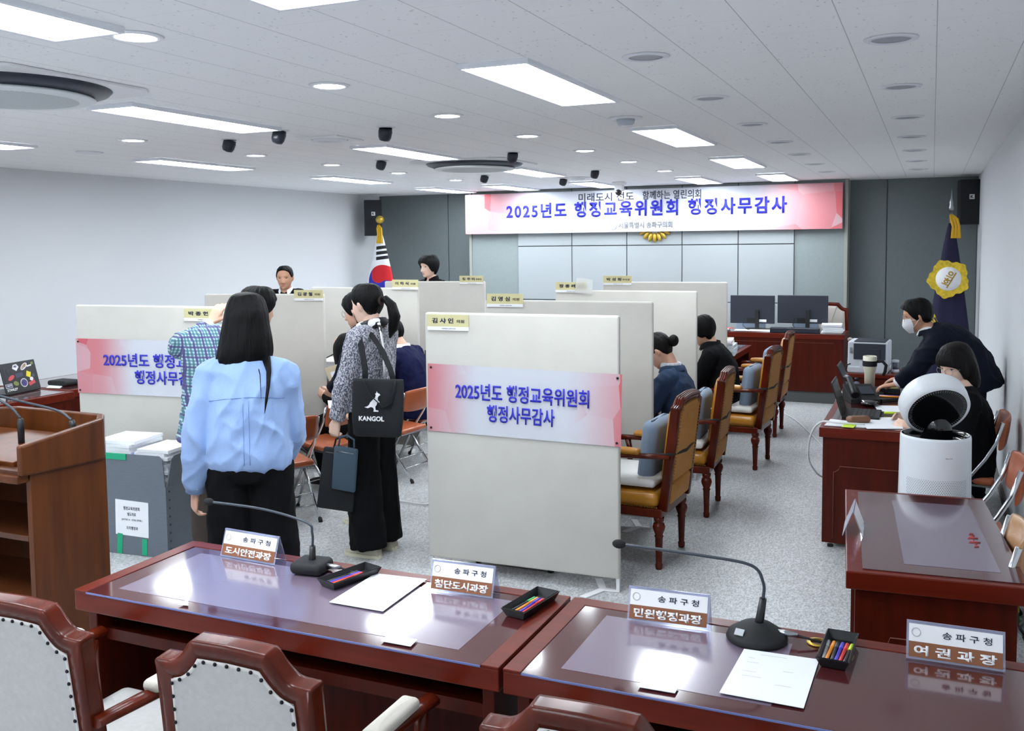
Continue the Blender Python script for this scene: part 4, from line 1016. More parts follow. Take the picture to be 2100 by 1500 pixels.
# ------------------------------------------------------------------ folding chairs
TANV = mat('brown_vinyl', (170, 88, 50), 0.35, var=0.1, vscale=9, coat=0.2)
TANL = mat('tan_vinyl', (186, 142, 102), 0.4, var=0.1, vscale=9, coat=0.2)
RUBB = mat('rubber_foot', (22, 22, 24), 0.7)
def folding_chair(label, vinyl):
    t = thing('folding_chair', label, 'chair', (0, 0, 0), 0, 'brown folding chairs')
    hw = .205
    for sx in (-1, 1):
        x = sx * hw
        a = MB().tube([(x, .24, .012), (x, .0, .44), (x, -.10, .58), (x, -.155, .68), (x, -.19, .80)], .0115, 10).build('frame_tube', CHROME, t)
        MB().tube([(x, .245, 0), (x, .232, .03)], .016, 10).build('rubber_foot', RUBB, a)
        b = MB().tube([(x - sx * .026, .1, .44), (x - sx * .026, -.02, .3), (x - sx * .026, -.24, .012)], .0115, 10).build('rear_leg', CHROME, t)
        MB().tube([(x - sx * .026, -.245, 0), (x - sx * .026, -.23, .03)], .016, 10).build('rubber_foot', RUBB, b)
        MB().box((x - sx * .013, .06, .40), (.012, .16, .016), rot=Euler((.35, 0, 0)).to_matrix()).build('hinge_bar', STEEL, t)
    mb = MB()
    mb.tube([(-hw, .19, .1), (hw, .19, .1)], .006, 8).build('front_rung', CHROME, t)
    for z, y in ((.12, -.165), (.2, -.11)): MB().tube([(-hw + .026, y, z), (hw - .026, y, z)], .006, 8).build('rear_rung', CHROME, t)
    MB().rbox((0, .03, .45), (.37, .37, .045), .02, 3, rot=Euler((.05, 0, 0)).to_matrix(), puff=.01).build('seat', vinyl, t)
    MB().box((0, .03, .425), (.38, .34, .012), rot=Euler((.05, 0, 0)).to_matrix()).build('seat_pan', STEEL, t)
    # curved back pad
    rings = []
    for k in range(13):
        u = -1 + 2 * k / 12; x = u * .2; yb_ = -.185 - .035 * (1 - u * u); hh = .1 * (1 - .12 * abs(u) ** 4); th_ = .016
        ring = []
        for j in range(12):
            a = 2 * math.pi * j / 12; cz = math.copysign(abs(math.cos(a)) ** .5, math.cos(a)) * hh; cy_ = math.sin(a) * th_ * (1 if abs(u) < .98 else .6)
            ring.append(Vector((x, yb_ + cy_ - .25 * cz * .6, .725 + cz)))
        rings.append(ring)
    MB().loft(rings, True, True).build('backrest', vinyl, t)
    return t
fc = folding_chair('brown folding chair nearest the blue-shirted woman, turned slightly away', TANV)
fc.location = (-3.98, 5.2, 0); fc.rotation_euler.z = math.radians(60)
chs = [fc, dup(fc, (-4.05, 5.82, 0), math.radians(80), 'empty brown folding chair whose seat shows left of the black laptop case'),
       dup(fc, (-4.03, 6.19, 0), math.radians(88), 'brown folding chair under the long-haired person leaning over the desk'),
       dup(fc, (-3.85, 6.54, 0), math.radians(84), 'empty brown folding chair right of the black tote bag'),
       dup(fc, (-3.98, 7.05, 0), math.radians(88), 'brown folding chair under the navy-suited man, half hidden by the nearest partition')]
dup(fc, (.19, 5.00, 0), math.radians(92), 'empty brown folding chair by the right wall, beside the air purifier')
dup(fc, (.20, 6.25, 0), math.radians(90), 'brown folding chair by the right wall under the woman in round glasses')
for c_ in chs: c_.scale = (.88, .88, .88)
ft = folding_chair('tan folding chair at the right edge, tucked against the small desk', TANL)
ft.location = (.10, 3.80, 0); ft.rotation_euler.z = math.radians(90)

# ------------------------------------------------------------------ monitors and papers on the back desk
for i, (xl, xr, lb) in enumerate([(1497, 1588, 'left one of the two dark monitors on the back desk, seen from behind'), (1594, 1698, 'right one of the two dark monitors on the back desk, seen from behind')]):
    a, b = at_y(xl, 606, 11.42), at_y(xr, 607, 11.42); c = (a + b) / 2; w = b.x - a.x; z1 = c.z; z0 = at_y(xl, 663, 11.42).z
    t = thing('monitor', lb, 'monitor', (c.x, 11.46, .792), 0, 'monitors on the back desk')
    mb = MB(); h = z1 - z0; zc = (z0 + z1) / 2 - .792
    MB().box((0, 0, zc), (w, .03, h)).build('casing', NAVYSCR, t, bevel=.006)
    MB().box((0, .017, zc), (w - .02, .004, h - .02)).build('screen', MATS['dark_screen'], t)
    MB().box((.06, -.03, (zc) * .5), (.045, .03, zc)).build('stand_neck', BLACK, t, bevel=.004)
    MB().box((.06, -.02, .006), (.2, .15, .012)).build('stand_foot', BLACK, t, bevel=.004)
    MB().box((.0, -.018, zc - h / 2 + .04), (.12, .012, .05)).build('port_cover', BLACKM, t)
    MB().box((.12, -.0165, zc - h / 2 + .035), (.09, .002, .03)).build('white_label', WHITEP, t)
    MB().tube([(-.09, -.02, zc - h / 2 + .06), (-.1, -.06, zc - h / 2 - .02), (-.04, -.1, .02), (.05, -.11, .004)], .004, 6).build('cable', BLACKM, t)
p = at_z(1720, 668, .86)
paper_stack(-1.02, 11.36, .792, .22, .26, 6, .018, 'stack of documents at the right end of the back desk', .1, .012, 8)
paper_stack(-2.45, 11.40, .792, .5, .2, 2, .012, 'loose papers on the back desk beside the left monitor', .1, .02, 9)
paper_stack(-1.9, 11.33, .792, .42, .18, 2, .008, 'white papers on the back desk beneath the left monitor', -.05, .02, 19)
tag(MB().box((0, 0, .0), (.16, .05, .01)).build('red_folder', mat('red_folder', (225, 110, 90), .6), loc=(-2.22, 11.36, .822)), 'red folder corner on the papers by the left monitor', 'folder')
t = tag(MB().box((0, 0, .03), (.55, .1, .06)).build('sound_bar', mat('dark_blue_plastic', (34, 40, 54), 0.35), loc=(-1.42, 11.27, .792), bevel=.008), 'long dark bar lying along the front of the back desk', 'device')
tag(MB().box((0, 0, .012), (.3, .12, .024)).build('keyboard', BLACK, loc=(-1.86, 11.50, .792), bevel=.005), 'black keyboard on the back desk between the monitors', 'keyboard')
tag(MB().box((0, 0, .05), (.34, .02, .1)).build('tissue_box', mat('pale_blue_card', (176, 198, 222), .6), loc=(-1.98, 11.65, .792)), 'pale blue card box standing under the left monitor', 'box')
tag(MB().box((0, 0, .05), (.3, .02, .1)).build('card_box', MATS['pale_blue_card'], loc=(-1.35, 11.65, .792)), 'pale blue card box standing under the right monitor', 'box')
bc_ = armchair('grey studded armchair behind the right monitor at the back desk', CREAM, CREAM, CREAM, NAILB, crestG, 1.1, .46, 'chairs behind the back desk', lathe_legs=False, nails=30, tilt=.04)
bc_.location = (-1.12, 11.93, 0); bc_.scale = (1, .42, 1); bc_.rotation_euler.z = math.pi

# papers on the inner desks
paper_stack(-1.86, 9.45, .733, .22, .3, 3, .035, 'thick bound documents on the desk beyond the last right-hand partition', .05, .01, 11, m=mat('bound_paper', (214, 226, 232), .7))
paper_stack(-1.88, 9.45, .84, .21, .3, 3, .015, 'white documents with orange cover on top of the bound stack', .12, .01, 12)
paper_stack(-1.80, 9.08, .733, .1, .14, 1, .004, 'single white sheet on the desk edge beside the bound documents', .05, .002, 13)
tag(MB().box((0, 0, 0), (.14, .12, .002)).build('orange_cover', mat('orange_cover', (244, 170, 70), .6), loc=(-1.90, 9.5, .887), rotz=.15), 'orange cover sheet on the documents past the last partition', 'papers')
p = at_y(690, 742, 6.75); DX = -4.56
paper_stack(DX - .1, 6.78, .733, .24, .34, 5, .02, 'bound files on the desk behind the ponytailed woman', .1, .012, 14, m=MATS['bound_paper'])
paper_stack(DX - .1, 6.78, .836, .23, .33, 4, .012, 'white printed documents on top of the bound files', .2, .012, 15)
tag(MB().box((0, 0, .03), (.03, .12, .05)).build('desk_organiser', BLACKM, loc=(-4.48, 6.55, .733)), 'small black holder at the desk edge near the documents', 'holder')
sheet([(672, 822), (706, 822), (706, 838), (674, 838)], .745, 'white sheet at the desk edge behind the black bags', False)
t = thing('table_microphone', 'thin gooseneck microphone slanting over the documents behind the partition', 'microphone', (-4.78, 6.55, .733))
MB().rbox((0, 0, .02), (.1, .1, .038), .016).build('base', BLACKM, t)
A, B = at_y(668, 735, 6.5), at_y(712, 712, 6.62)
MB().tube([(0, 0, .03), (0, 0, .1), A - Vector((-4.78, 6.55, .733)), B - Vector((-4.78, 6.55, .733))], .005, 8).build('gooseneck', BLACK, t)
p = at_y(874, 736, 7.9)
t = tag(MB().box((0, 0, .05), (.18, .05, .1)).build('black_name_sign', BLACK, loc=(-4.36, 8.05, .733)), 'small black name sign on the desk between the last two left partitions', 'name plate')
text_mesh('lettering', '위원', WHITEP, t, (0, -.026, .05), w=.12, h=.05, bold=.02)

# ------------------------------------------------------------------ printer on its low cabinet
t = thing('low_cabinet', 'low dark red cabinet under the white printer', 'cabinet', (-.44, 9.0, 0))
MB().box((0, 0, .335), (.47, .45, .63)).build('body', WOOD, t, bevel=.004); MB().box((0, 0, .668), (.5, .48, .03)).build('top', WOODH, t, bevel=.003); MB().box((0, 0, .01), (.42, .4, .02)).build('plinth', BLACKM, t)
MB().box((0, -.228, .34), (.44, .006, .58)).build('door', WOOD, t, bevel=.002)
PW = mat('printer_white', (214, 220, 228), 0.45)
t = thing('printer', 'white laser printer with dark blue rear cover, on the low cabinet', 'printer', (-.49, 8.98, .683), -.06)
MB().box((0, 0, .03), (.33, .33, .06)).box((0, .01, .165), (.33, .32, .22)).build('housing', PW, t, bevel=.012)
MB().box((.015, -.155, .19), (.26, .012, .14)).box((.015, .0, .277), (.26, .3, .006)).build('rear_cover', NAVYSCR, t, bevel=.003)
MB().box((.015, -.164, .17), (.18, .006, .09)).build('rear_hatch', mat('navy_hatch', (34, 40, 54), .5), t, bevel=.002)
MB().box((.04, -.16, .06), (.2, .012, .09)).build('paper_tray', PW, t, bevel=.003)
MB().box((-.135, -.165, .20), (.02, .006, .05)).build('port_panel', STEEL, t)
MB().tube([(-.14, -.16, .08), (-.165, -.19, .07), (-.175, -.18, .02), (-.175, -.1, .004)], .006, 8).build('power_cable', BLACKM, t)
t = thing('jar', 'small white-lidded jar beside the printer', 'jar', (-.275, 8.95, .684))
MB().lathe([(.028, 0), (.03, .01), (.03, .03)], 20).build('base', PW, t); MB().lathe([(.026, .03), (.026, .09)], 20).build('body', mat('smoky_jar', (90, 96, 112), .1, coat=.5), t); MB().lathe([(.03, .09), (.03, .11), (.02, .114)], 20).build('lid', PW, t)

# ------------------------------------------------------------------ things on the secretary's desk
Z = .7315
p = at_z(1783, 794, Z)
t = thing('tumbler', 'cream tumbler with black band and handle on the right-hand desk', 'tumbler', (p.x, p.y, Z))
MB().lathe([(.001, 0), (.036, .002), (.039, .11), (.047, .135), (.05, .15), (.05, .235), (.046, .238), (.044, .22), (.001, .215)], 28).build('cup', mat('cream_enamel', (232, 228, 206), .3, coat=.4), t)
MB().lathe([(.0515, .16), (.0525, .165), (.0525, .198), (.0515, .202)], 28, cap=False).build('band', BLACKM, t)
MB().tube([(.05, 0, .195), (.09, 0, .2), (.115, 0, .17), (.108, 0, .12), (.095, 0, .09)], [.011, .012, .012, .012, .01], 10).build('handle', BLACKM, t)
def laptop(x, y, rz, lb, ang, w=.32, d=.22):
    t = thing('laptop', lb, 'laptop', (x, y, Z), rz, None)
    MB().box((0, d / 2, .008), (w, d, .015)).build('keyboard_base', BLACKM, t, bevel=.003)
    mb = MB()
    for i in range(11):
        for j in range(5): mb.box((-.13 + i * .026, .07 + j * .026, .0165), (.021, .021, .003))
    mb.build('keys', BLACK, t)
    mb = MB(); mb.T = Matrix.Translation((0, 0, .012)) @ Matrix.Rotation(ang, 4, 'X'); mb.box((0, 0, .11), (w, .007, .22)); l = mb.build('lid', BLACK, t, bevel=.003)
    mb = MB(); mb.T = Matrix.Translation((0, 0, .012)) @ Matrix.Rotation(ang, 4, 'X'); mb.box((0, .0042, .112), (w - .02, .001, .19)); mb.build('screen', mat('grey_screen', (92, 92, 86), .15), l)
    return t
laptop(-.50, 6.42, -math.pi / 2, 'open black laptop at the near end of the right-hand desk', .3)
laptop(-.52, 7.38, -math.pi / 2, 'open laptop with grey screen at the far end of the right-hand desk', .45)
p = at_z(1765, 826, Z)
t = thing('desk_telephone', 'black desk phone with raised handset on the right-hand desk', 'telephone', (p.x - .0, p.y + .05, Z), -1.2)
MB().prism([(-.1, 0), (.1, 0), (.1, .03), (-.1, .11)], -.1, .1, Matrix.Rotation(math.pi / 2, 4, 'X')).build('body', BLACKM, t, bevel=.004)
MB().tube([(-.09, -.07, .15), (-.05, -.07, .155), (.05, -.07, .085), (.1, -.07, .06)], [(.026, .03), (.016, .02), (.016, .02), (.026, .03)], 10).build('handset', BLACK, t)
MB().box((0, .03, .078), (.1, .09, .004), rot=Euler((0, .38, 0)).to_matrix()).build('display', NAVYSCR, t)
MB().ell((.16, .0, .02), (.09, .06, .02)).build('base_lip', BLACKG, t)
def dsheet(cs, lb, z=Z + .001, m=None, lines=True):
    o = sheet(cs, z, lb, lines)
    if m: o.data.materials[0] = m
    return o
dsheet([(1690, 873), (1703, 860), (1780, 868), (1830, 880)], 'white papers at the near left corner of the right-hand desk', lines=False)
dsheet([(1758, 858), (1846, 856), (1852, 880), (1778, 880)], 'printed sheet lying at the near edge of the right-hand desk', Z + .003)
dsheet([(1793, 832), (1845, 833), (1850, 848), (1800, 843)], 'white sheet behind the near laptop on the right-hand desk', Z + .002)
dsheet([(1726, 876), (1733, 869), (1756, 872), (1750, 878)], 'yellow-green sticky note on the near edge of the right-hand desk', Z + .005, mat('lime_note', (214, 240, 70), .6), False)
p = at_z(1760, 868, Z)
tag(MB().rbox((0, 0, .022), (.07, .14, .042), .02, 4).build('brown_pouch', mat('brown_leather', (122, 84, 62), .5), loc=(p.x, p.y, Z + .001), rotz=-1.0), 'small brown pouch among papers on the right-hand desk', 'pouch')
p = at_z(1830, 853, Z); t = tag(MB().tube([(-.05, 0, .012), (.05, .01, .012)], .009, 10).build('highlighter', PENC['lime'], loc=(p.x, p.y, Z + .004)), 'lime highlighter beside the near laptop', 'pen')
p = at_z(1825, 822, Z)
t = tag(MB().box((0, 0, .012), (.1, .2, .022)).build('pen_tray', BLACK, loc=(p.x, p.y, Z), rotz=-.9, bevel=.003), 'black tray of pencils on the right-hand desk', 'tray')
for i, cn in enumerate(('orange', 'orange', 'blue')):
    tag(MB().tube([(-.08, 0, 0), (.09, .01, 0)], .005, 6).build('pencil', PENC[cn], loc=(p.x + .01, p.y + (i - 1) * .018, Z + .029)), '%s pencil on the black tray of the right-hand desk' % ['first orange', 'second orange', 'blue'][i], 'pencil', 'pencils on the right-hand desk')
p = at_z(1772, 812, Z)
t = thing('card_holder', 'small clear holder with a red card on the right-hand desk', 'holder', (p.x, p.y, Z)); MB().box((0, 0, .04), (.07, .02, .08)).build('holder', ACRY, t); MB().box((0, -.0115, .045), (.055, .002, .035)).build('red_card', PENC['red'], t)
p = at_z(1756, 806, Z)
t = thing('bottle', 'small clear bottle with dark cap behind the phone', 'bottle', (p.x, p.y, Z)); MB().lathe([(.001, 0), (.025, .003), (.025, .07), (.012, .085), (.012, .09)], 20).build('body', ACRY, t); MB().lathe([(.014, .088), (.014, .11), (.001, .11)], 16).build('cap', BLACK, t)
p = at_z(1832, 806, Z)
t = thing('notepad', 'yellow sticky pad on a black organiser on the right-hand desk', 'notepad', (p.x - .02, p.y, Z)); MB().box((0, 0, .02), (.14, .16, .04)).build('organiser', BLACK, t, bevel=.004); MB().box((.01, 0, .045), (.09, .08, .01)).build('yellow_pad', mat('pale_yellow', (232, 236, 150), .6), t)
# white cables
CAB = mat('white_cable', (222, 224, 226), .5)
def cable(px, lb):
    P = [Vector(p) for p in px]; o = P[0].copy(); o.z = 0
    s = []
    for i in range(len(P) - 1):
        p0, p1, p2, p3 = P[max(i - 1, 0)], P[i], P[i + 1], P[min(i + 2, len(P) - 1)]
        for k in range(8):
            u = k / 8; s.append(0.5 * ((2 * p1) + (p2 - p0) * u + (2 * p0 - 5 * p1 + 4 * p2 - p3) * u * u + (3 * p1 - p0 - 3 * p2 + p3) * u ** 3) - o)
    s.append(P[-1] - o); return tag(MB().tube(s, .006, 8).build('white_cable', CAB, loc=o), lb, 'cable')
def Q(x, y, z): v = at_z(x, y, z); return (v.x, v.y, v.z)
cable([(-.35, 6.03, .745), (-.5, 6.0, .748), (-.598, 6.03, .742), (-.66, 6.05, .66), (-.68, 6.1, .5), (-.64, 6.15, .4), (-.6, 6.2, .36)], 'white cable looping over the near left corner of the right-hand desk')
cable([(-.45, 7.3, .742), (-.57, 7.25, .745), (-.62, 7.3, .7), (-.64, 7.5, .3), (-.68, 7.9, .03), (-.8, 8.6, .008), (-1.2, 9.9, .008), (-1.5, 10.6, .008)], 'white cable running along the floor from the right-hand desk to the back desk')
cable([Q(2085, 1240, .02), Q(2075, 1260, .03), Q(2098, 1275, .012), Q(2070, 1290, .012), Q(2060, 1275, .02), Q(2098, 1300, .012)], 'white cable coiled on the floor at the right edge')
t = cable([Q(790, 1022, .012), Q(868, 1035, .012), Q(884, 1026, .012), Q(905, 1018, .012)], 'white floor cable cover running under the nearest partition'); 
# patterned bag under the chair
BAGM = mat('green_pattern', (60, 130, 50), .6); q = NB(BAGM); ov, ox, oy, oz = q.obj()
vo = q.n('ShaderNodeTexNoise'); vo.inputs['Scale'].default_value = 22; q.l(ov, vo.inputs['Vector']); rp = q.n('ShaderNodeValToRGB'); rp.color_ramp.interpolation = 'CONSTANT'
rp.color_ramp.elements[0].color = rgb(40, 110, 60); rp.color_ramp.elements[1].color = rgb(196, 190, 40); rp.color_ramp.elements[1].position = .54; q.l(vo.outputs['Fac'], rp.inputs[0]); q.l(rp.outputs[0], q.b.inputs['Base Color'])
t = thing('shopping_bag', 'green and yellow patterned bag under the empty chair by the right wall', 'bag', (.30, 5.10, 0))
MB().box((0, 0, .17), (.22, .30, .34)).build('bag', BAGM, t, bevel=.01); MB().tube([(-.05, -.155, .32), (-.05, -.157, .37), (.05, -.157, .37), (.05, -.155, .32)], .005, 6).build('handle', BAGM, t)

# ------------------------------------------------------------------ air purifier
t = thing('air_purifier', 'white cylindrical air purifier with raised round head by the right-hand desk', 'air purifier', (.035, 5.50, 0), -.1)
PERF = mat('purifier_body', (232, 238, 244), .3); q = NB(PERF); ov, ox, oy, oz = q.obj()
an = q.math('MULTIPLY', q.math('ARCTAN2', ox, q.math('MULTIPLY', oy, -1.0)), .17)
rowi = q.math('FLOOR', q.math('DIVIDE', oz, .0085)); off = q.math('MULTIPLY', q.math('MODULO', rowi, 2.0), .0055)
fx = q.math('SUBTRACT', q.math('MODULO', q.math('ADD', q.math('ADD', an, off), 5.0), .011), .0055); fz = q.math('SUBTRACT', q.math('MODULO', oz, .0085), .00425)
dd = q.math('SQRT', q.math('ADD', q.math('POWER', fx, 2.0), q.math('POWER', fz, 2.0)))
hole = q.math('MULTIPLY', q.math('LESS_THAN', dd, .0028), q.math('MULTIPLY', q.math('LESS_THAN', oz, .60), q.math('GREATER_THAN', oz, .12)))
hole = q.math('MULTIPLY', hole, q.math('LESS_THAN', q.math('ABSOLUTE', q.math('ADD', an, -.03)), .16))
q.l(q.mix(hole, rgb(232, 238, 244), rgb(150, 160, 168)), q.b.inputs['Base Color'])
RT = .175
body = MB().lathe([(RT + .012, 0), (RT + .016, .02), (RT + .006, .4), (RT, .80), (RT - .003, .815), (RT - .008, .815), (RT - .012, .79), (RT - .02, .77), (.001, .76)], 64).build('body', PERF, t)
body.data.materials.append(BLACKG)
for p in body.data.polygons:
    if p.center.z > .755 and math.hypot(p.center.x, p.center.y) < RT - .009: p.material_index = 1
text_mesh('lettering', 'Mega Cube', INKG, body, (.083, -.163, .72), w=.036, h=.007, rot=Matrix.Rotation(.5, 3, 'Z') @ FACE_FRONT, bold=.01)
# tilted round head on a neck
Mh = Matrix.Translation((-.01, -.005, .975)) @ Vector((0, 0, 1)).rotation_difference(Vector((-.40, .74, .56))).to_matrix().to_4x4()
hd = MB().lathe([(.150, -.055), (.168, -.05), (.174, .0), (.172, .045), (.155, .072), (.11, .082), (.001, .086)], 56, M=Mh, cap=False).build('round_head', WHITE, t)
MB().lathe([(.001, -.046), (.05, -.047), (.1, -.050), (.150, -.055)], 56, M=Mh).build('front_grille', BLACKG, hd)
mb = MB()
for j in range(72):
    a = 2 * math.pi * j / 72; mb.add([Mh @ Vector((r * math.cos(a + da), r * math.sin(a + da), -.0535 - (r - .115) * .09)) for r, da in ((.112, 0), (.146, 0), (.146, .03), (.112, .036))], [(0, 1, 2, 3)])
mb.build('radial_louvre', mat('louvre_dark', (112, 114, 118), .35), hd)
for r in (.1, .109): MB().lathe([(r, -.049), (r + .003, -.0545), (r + .006, -.049)], 56, M=Mh, cap=False).build('louvre_ring', BLACK, hd)
MB().tube([(0, .05, .76), (0, .06, .85), (-.03, .07, .96)], [.085, .075, .07], 24).build('neck', BLACKG, t)

# ------------------------------------------------------------------ flags
def flag_cloth(w0, w1, h, seed, depth=.08, n=40, rows=24):
    rings = []
    for i in range(rows + 1):
        v = i / rows; z = -h * v; w = w0 + (w1 - w0) * v ** .85; ring = []
        for j in range(n):
            a = 2 * math.pi * j / n
            fold = 1 + .16 * math.sin(3 * a + seed) * v + .08 * math.sin(7 * a + seed * 2) * v
            ring.append(Vector((w / 2 * math.cos(a), (depth * (.35 + v)) * math.sin(a) * fold, z)))
        rings.append(ring)
    return MB().loft(rings, True, True, flip=True)
def flagpole(x, y, lb, ztop, finial, cloth_m, w1, h, seed, lean):
    t = thing('flag', lb, 'flag', (x, y, 0), 0)
    MB().lathe([(.16, 0), (.16, .02), (.06, .05), (.03, .08)], 28).build('stand', GOLD, t)
    MB().tube([(0, 0, .05), (lean, 0, ztop)], .014, 10).build('pole', STEEL, t)
    if finial == 'ball':
        mb = MB()
        mb.ell((lean, 0, ztop + .03), (.062, .062, .058), 16, 10); mb.build('finial', GOLD, t)
    else: MB().lathe([(.02, 0), (.03, .03), (.018, .06), (.022, .09), (.01, .13), (.001, .24)], 16, M=Matrix.Translation((lean, 0, ztop))).build('finial', STEEL, t)
    f = flag_cloth(.05, w1, h, seed).build('cloth', cloth_m, t, loc=(lean * .9, -.01, ztop - .14))
    mb = MB()
    for k in range(3):
        x0 = (k - 1) * .03
        mb.tube([(lean + x0 * .3, -.04, ztop - .05), (lean + .03 + x0, -.07, ztop - .10), (lean + .05 + x0, -.09, ztop - .18), (lean + .05 + x0, -.10, ztop - .31)], [.012, .017, .014, .024], 8)
    mb.build('gold_tassel', mat('gold_cord', (228, 176, 30), .55, bump=.4, bscale=160), t)
    return t, f
FW = mat('white_flag_cloth', (240, 242, 246), .7); q = NB(FW); ov, ox, oy, oz = q.obj()
A_ = .12
cxf, czf, rf = .06, -.72, .24
ux = q.math('SUBTRACT', ox, cxf); uz = q.math('SUBTRACT', oz, czf); r_ = q.math('SQRT', q.math('ADD', q.math('POWER', ux, 2.0), q.math('POWER', uz, 2.0)))
# two-lobed swirl: rotated axis, small circles of half the radius decide the colour
ca, sa = math.cos(1.0), math.sin(1.0)
vx = q.math('ADD', q.math('MULTIPLY', ux, ca), q.math('MULTIPLY', uz, -sa)); vz = q.math('ADD', q.math('MULTIPLY', ux, sa), q.math('MULTIPLY', uz, ca))
d1 = q.math('SQRT', q.math('ADD', q.math('POWER', q.math('ADD', vx, rf / 2), 2.0), q.math('POWER', vz, 2.0))); d2 = q.math('SQRT', q.math('ADD', q.math('POWER', q.math('SUBTRACT', vx, rf / 2), 2.0), q.math('POWER', vz, 2.0)))
red = q.math('MAXIMUM', q.math('MULTIPLY', q.math('GREATER_THAN', vz, 0.0), q.math('GREATER_THAN', d2, rf / 2)), q.math('LESS_THAN', d1, rf / 2))
cc_ = q.mix(red, rgb(40, 42, 170), rgb(206, 24, 36)); c1 = q.mix(q.math('LESS_THAN', r_, rf), rgb(240, 242, 246), cc_)
bx = q.math('LESS_THAN', q.math('ABSOLUTE', q.math('SUBTRACT', ox, .05)), .09)
bb = None
for zc_ in (-.235, -.31, -.385):
    v = q.math('LESS_THAN', q.math('ABSOLUTE', q.math('SUBTRACT', q.math('SUBTRACT', oz, q.math('MULTIPLY', ox, .12)), zc_)), .024); bb = v if bb is None else q.math('MAXIMUM', bb, v)
q.l(q.mix(q.math('MULTIPLY', bx, bb), c1, rgb(22, 24, 30)), q.b.inputs['Base Color'])
pf = at_y(779, 455, 11.9)
flagpole(pf.x, 11.9, 'white national flag with red and blue circle, in the left corner', pf.z, 'ball', FW, .78, 1.55, 1.0, 0)
FN = mat('navy_flag_cloth', (20, 17, 56), .75)
pf = at_y(1951, 432, 11.85)
t, f = flagpole(pf.x, 11.85, 'dark navy flag with gold flower emblem, in the right corner', pf.z, 'spear', FN, .56, 1.75, 2.2, 0)
ec = at_y(1945, 572, 11.72)
Me = Matrix.Translation((ec.x - pf.x, 11.72 - 11.85 - .02, ec.z)) @ Matrix.Rotation(math.pi / 2, 4, 'X') @ Matrix.Rotation(-.5, 4, 'Z')
poly = [((.205 + .016 * math.cos(a * 5) + .006 * math.cos(a * 15)) * math.cos(a), (.205 + .016 * math.cos(a * 5) + .006 * math.cos(a * 15)) * math.sin(a)) for a in [2 * math.pi * i / 120 for i in range(120)]]
mb = MB(); mb.prism(poly, 0, .006, Me); mb.slot = 1
mb.lathe([(.132, .006), (.132, .010), (.001, .010)], 40, M=Me)
e = mb.build('flower_emblem', [mat('gold_thread', (222, 190, 40), .5, var=.25, vscale=30), WHITEP], t)
text_mesh('lettering', '의\n회', mat('gold_ink', (186, 150, 60), .5), e, Me @ Vector((0, 0, .0115)), h=.19, rot=Me.to_3x3(), bold=.03, leading=.85)
text_mesh('lettering', '송파구', MATS['gold_thread'], t, (ec.x - pf.x - .16, 11.66 - 11.85, ec.z - .42), h=.3, w=.07, rot=FACE_FRONT @ Matrix.Rotation(.5, 3, 'Z'), bold=.02)
# ------------------------------------------------------------------ people
def V(*a): return Vector(a)
def skin_solid(mb, name, m, parent, voxel=.008, it=2, wr=None, seed=0.0, keep=None):
    """weld overlapping pieces into one continuous surface, smooth it, add cloth folds"""
    me = bpy.data.meshes.new(name); me.from_pydata([tuple(p) for p in mb.v], [], mb.f); me.update()
    bm = bmesh.new(); bm.from_mesh(me); bmesh.ops.recalc_face_normals(bm, faces=bm.faces[:]); bm.to_mesh(me); bm.free()
    o = bpy.data.objects.new(name, me); C.objects.link(o)
    r = o.modifiers.new('r', 'REMESH'); r.mode = 'VOXEL'; r.voxel_size = voxel; r.adaptivity = 0
    s = o.modifiers.new('s', 'SMOOTH'); s.factor = .5; s.iterations = it
    dg = bpy.context.evaluated_depsgraph_get(); dg.update()
    me2 = bpy.data.meshes.new_from_object(o.evaluated_get(dg))
    bpy.data.objects.remove(o); bpy.data.meshes.remove(me)
    n = len(me2.vertices); co = np.empty(n * 3); me2.vertices.foreach_get('co', co); co = co.reshape(-1, 3)
    if wr:
        amp, sc = wr; no = np.empty(n * 3); me2.vertex_normals.foreach_get('vector', no); no = no.reshape(-1, 3)
        d = []
        for p in co:                                  # ridged noise: soft valleys with crisp fold lines
            w_ = mnoise.noise(Vector((p[0] * 4 + seed, p[1] * 4, p[2] * 4))) * .12
            a = mnoise.noise(Vector(((p[0] + w_) * sc[0] + seed, p[1] * sc[1] + seed * 2, (p[2] + .5 * p[0] + w_) * sc[2])))
            b = mnoise.noise(Vector(((p[0] - w_) * sc[0] * 2.2, p[1] * sc[1] * 2.2 + seed, (p[2] - .6 * p[0]) * sc[2] * 2.0 + seed)))
            d.append(1.5 * (max(0, 1 - 2.6 * abs(a)) ** 1.6 - .35) + .55 * (max(0, 1 - 2.6 * abs(b)) ** 1.5 - .3) + .5 * a)
        d = np.array(d)
        co = co + no * (d * amp)[:, None]
        me2.vertices.foreach_set('co', co.ravel())
    me2.polygons.foreach_set('use_smooth', [True] * len(me2.polygons))
    me2.name = name; me2.materials.clear(); me2.materials.append(m); me2.update()
    o = bpy.data.objects.new(name, me2); C.objects.link(o); o.parent = parent
    return o
SKIN = mat('skin', (226, 178, 152), .5, var=.04, vscale=20)
SKIN2 = mat('skin_tan', (206, 154, 124), .5, var=.04, vscale=20)
SKIN3 = mat('skin_fair', (238, 200, 178), .5, var=.03, vscale=20)
HAIR = mat('black_hair', (5, 5, 6), .48, bump=.6, bscale=9, stretch=(16, 16, 1.0), spec=.16)
HAIRB = mat('dark_brown_hair', (11, 8, 8), .5, bump=.5, bscale=9, stretch=(14, 14, 1.2), spec=.18)
LIPS = mat('lips', (186, 104, 98), .5); DARKE = mat('eye_dark', (30, 22, 20), .25); EYEW = mat('eye_white', (222, 216, 210), .3)
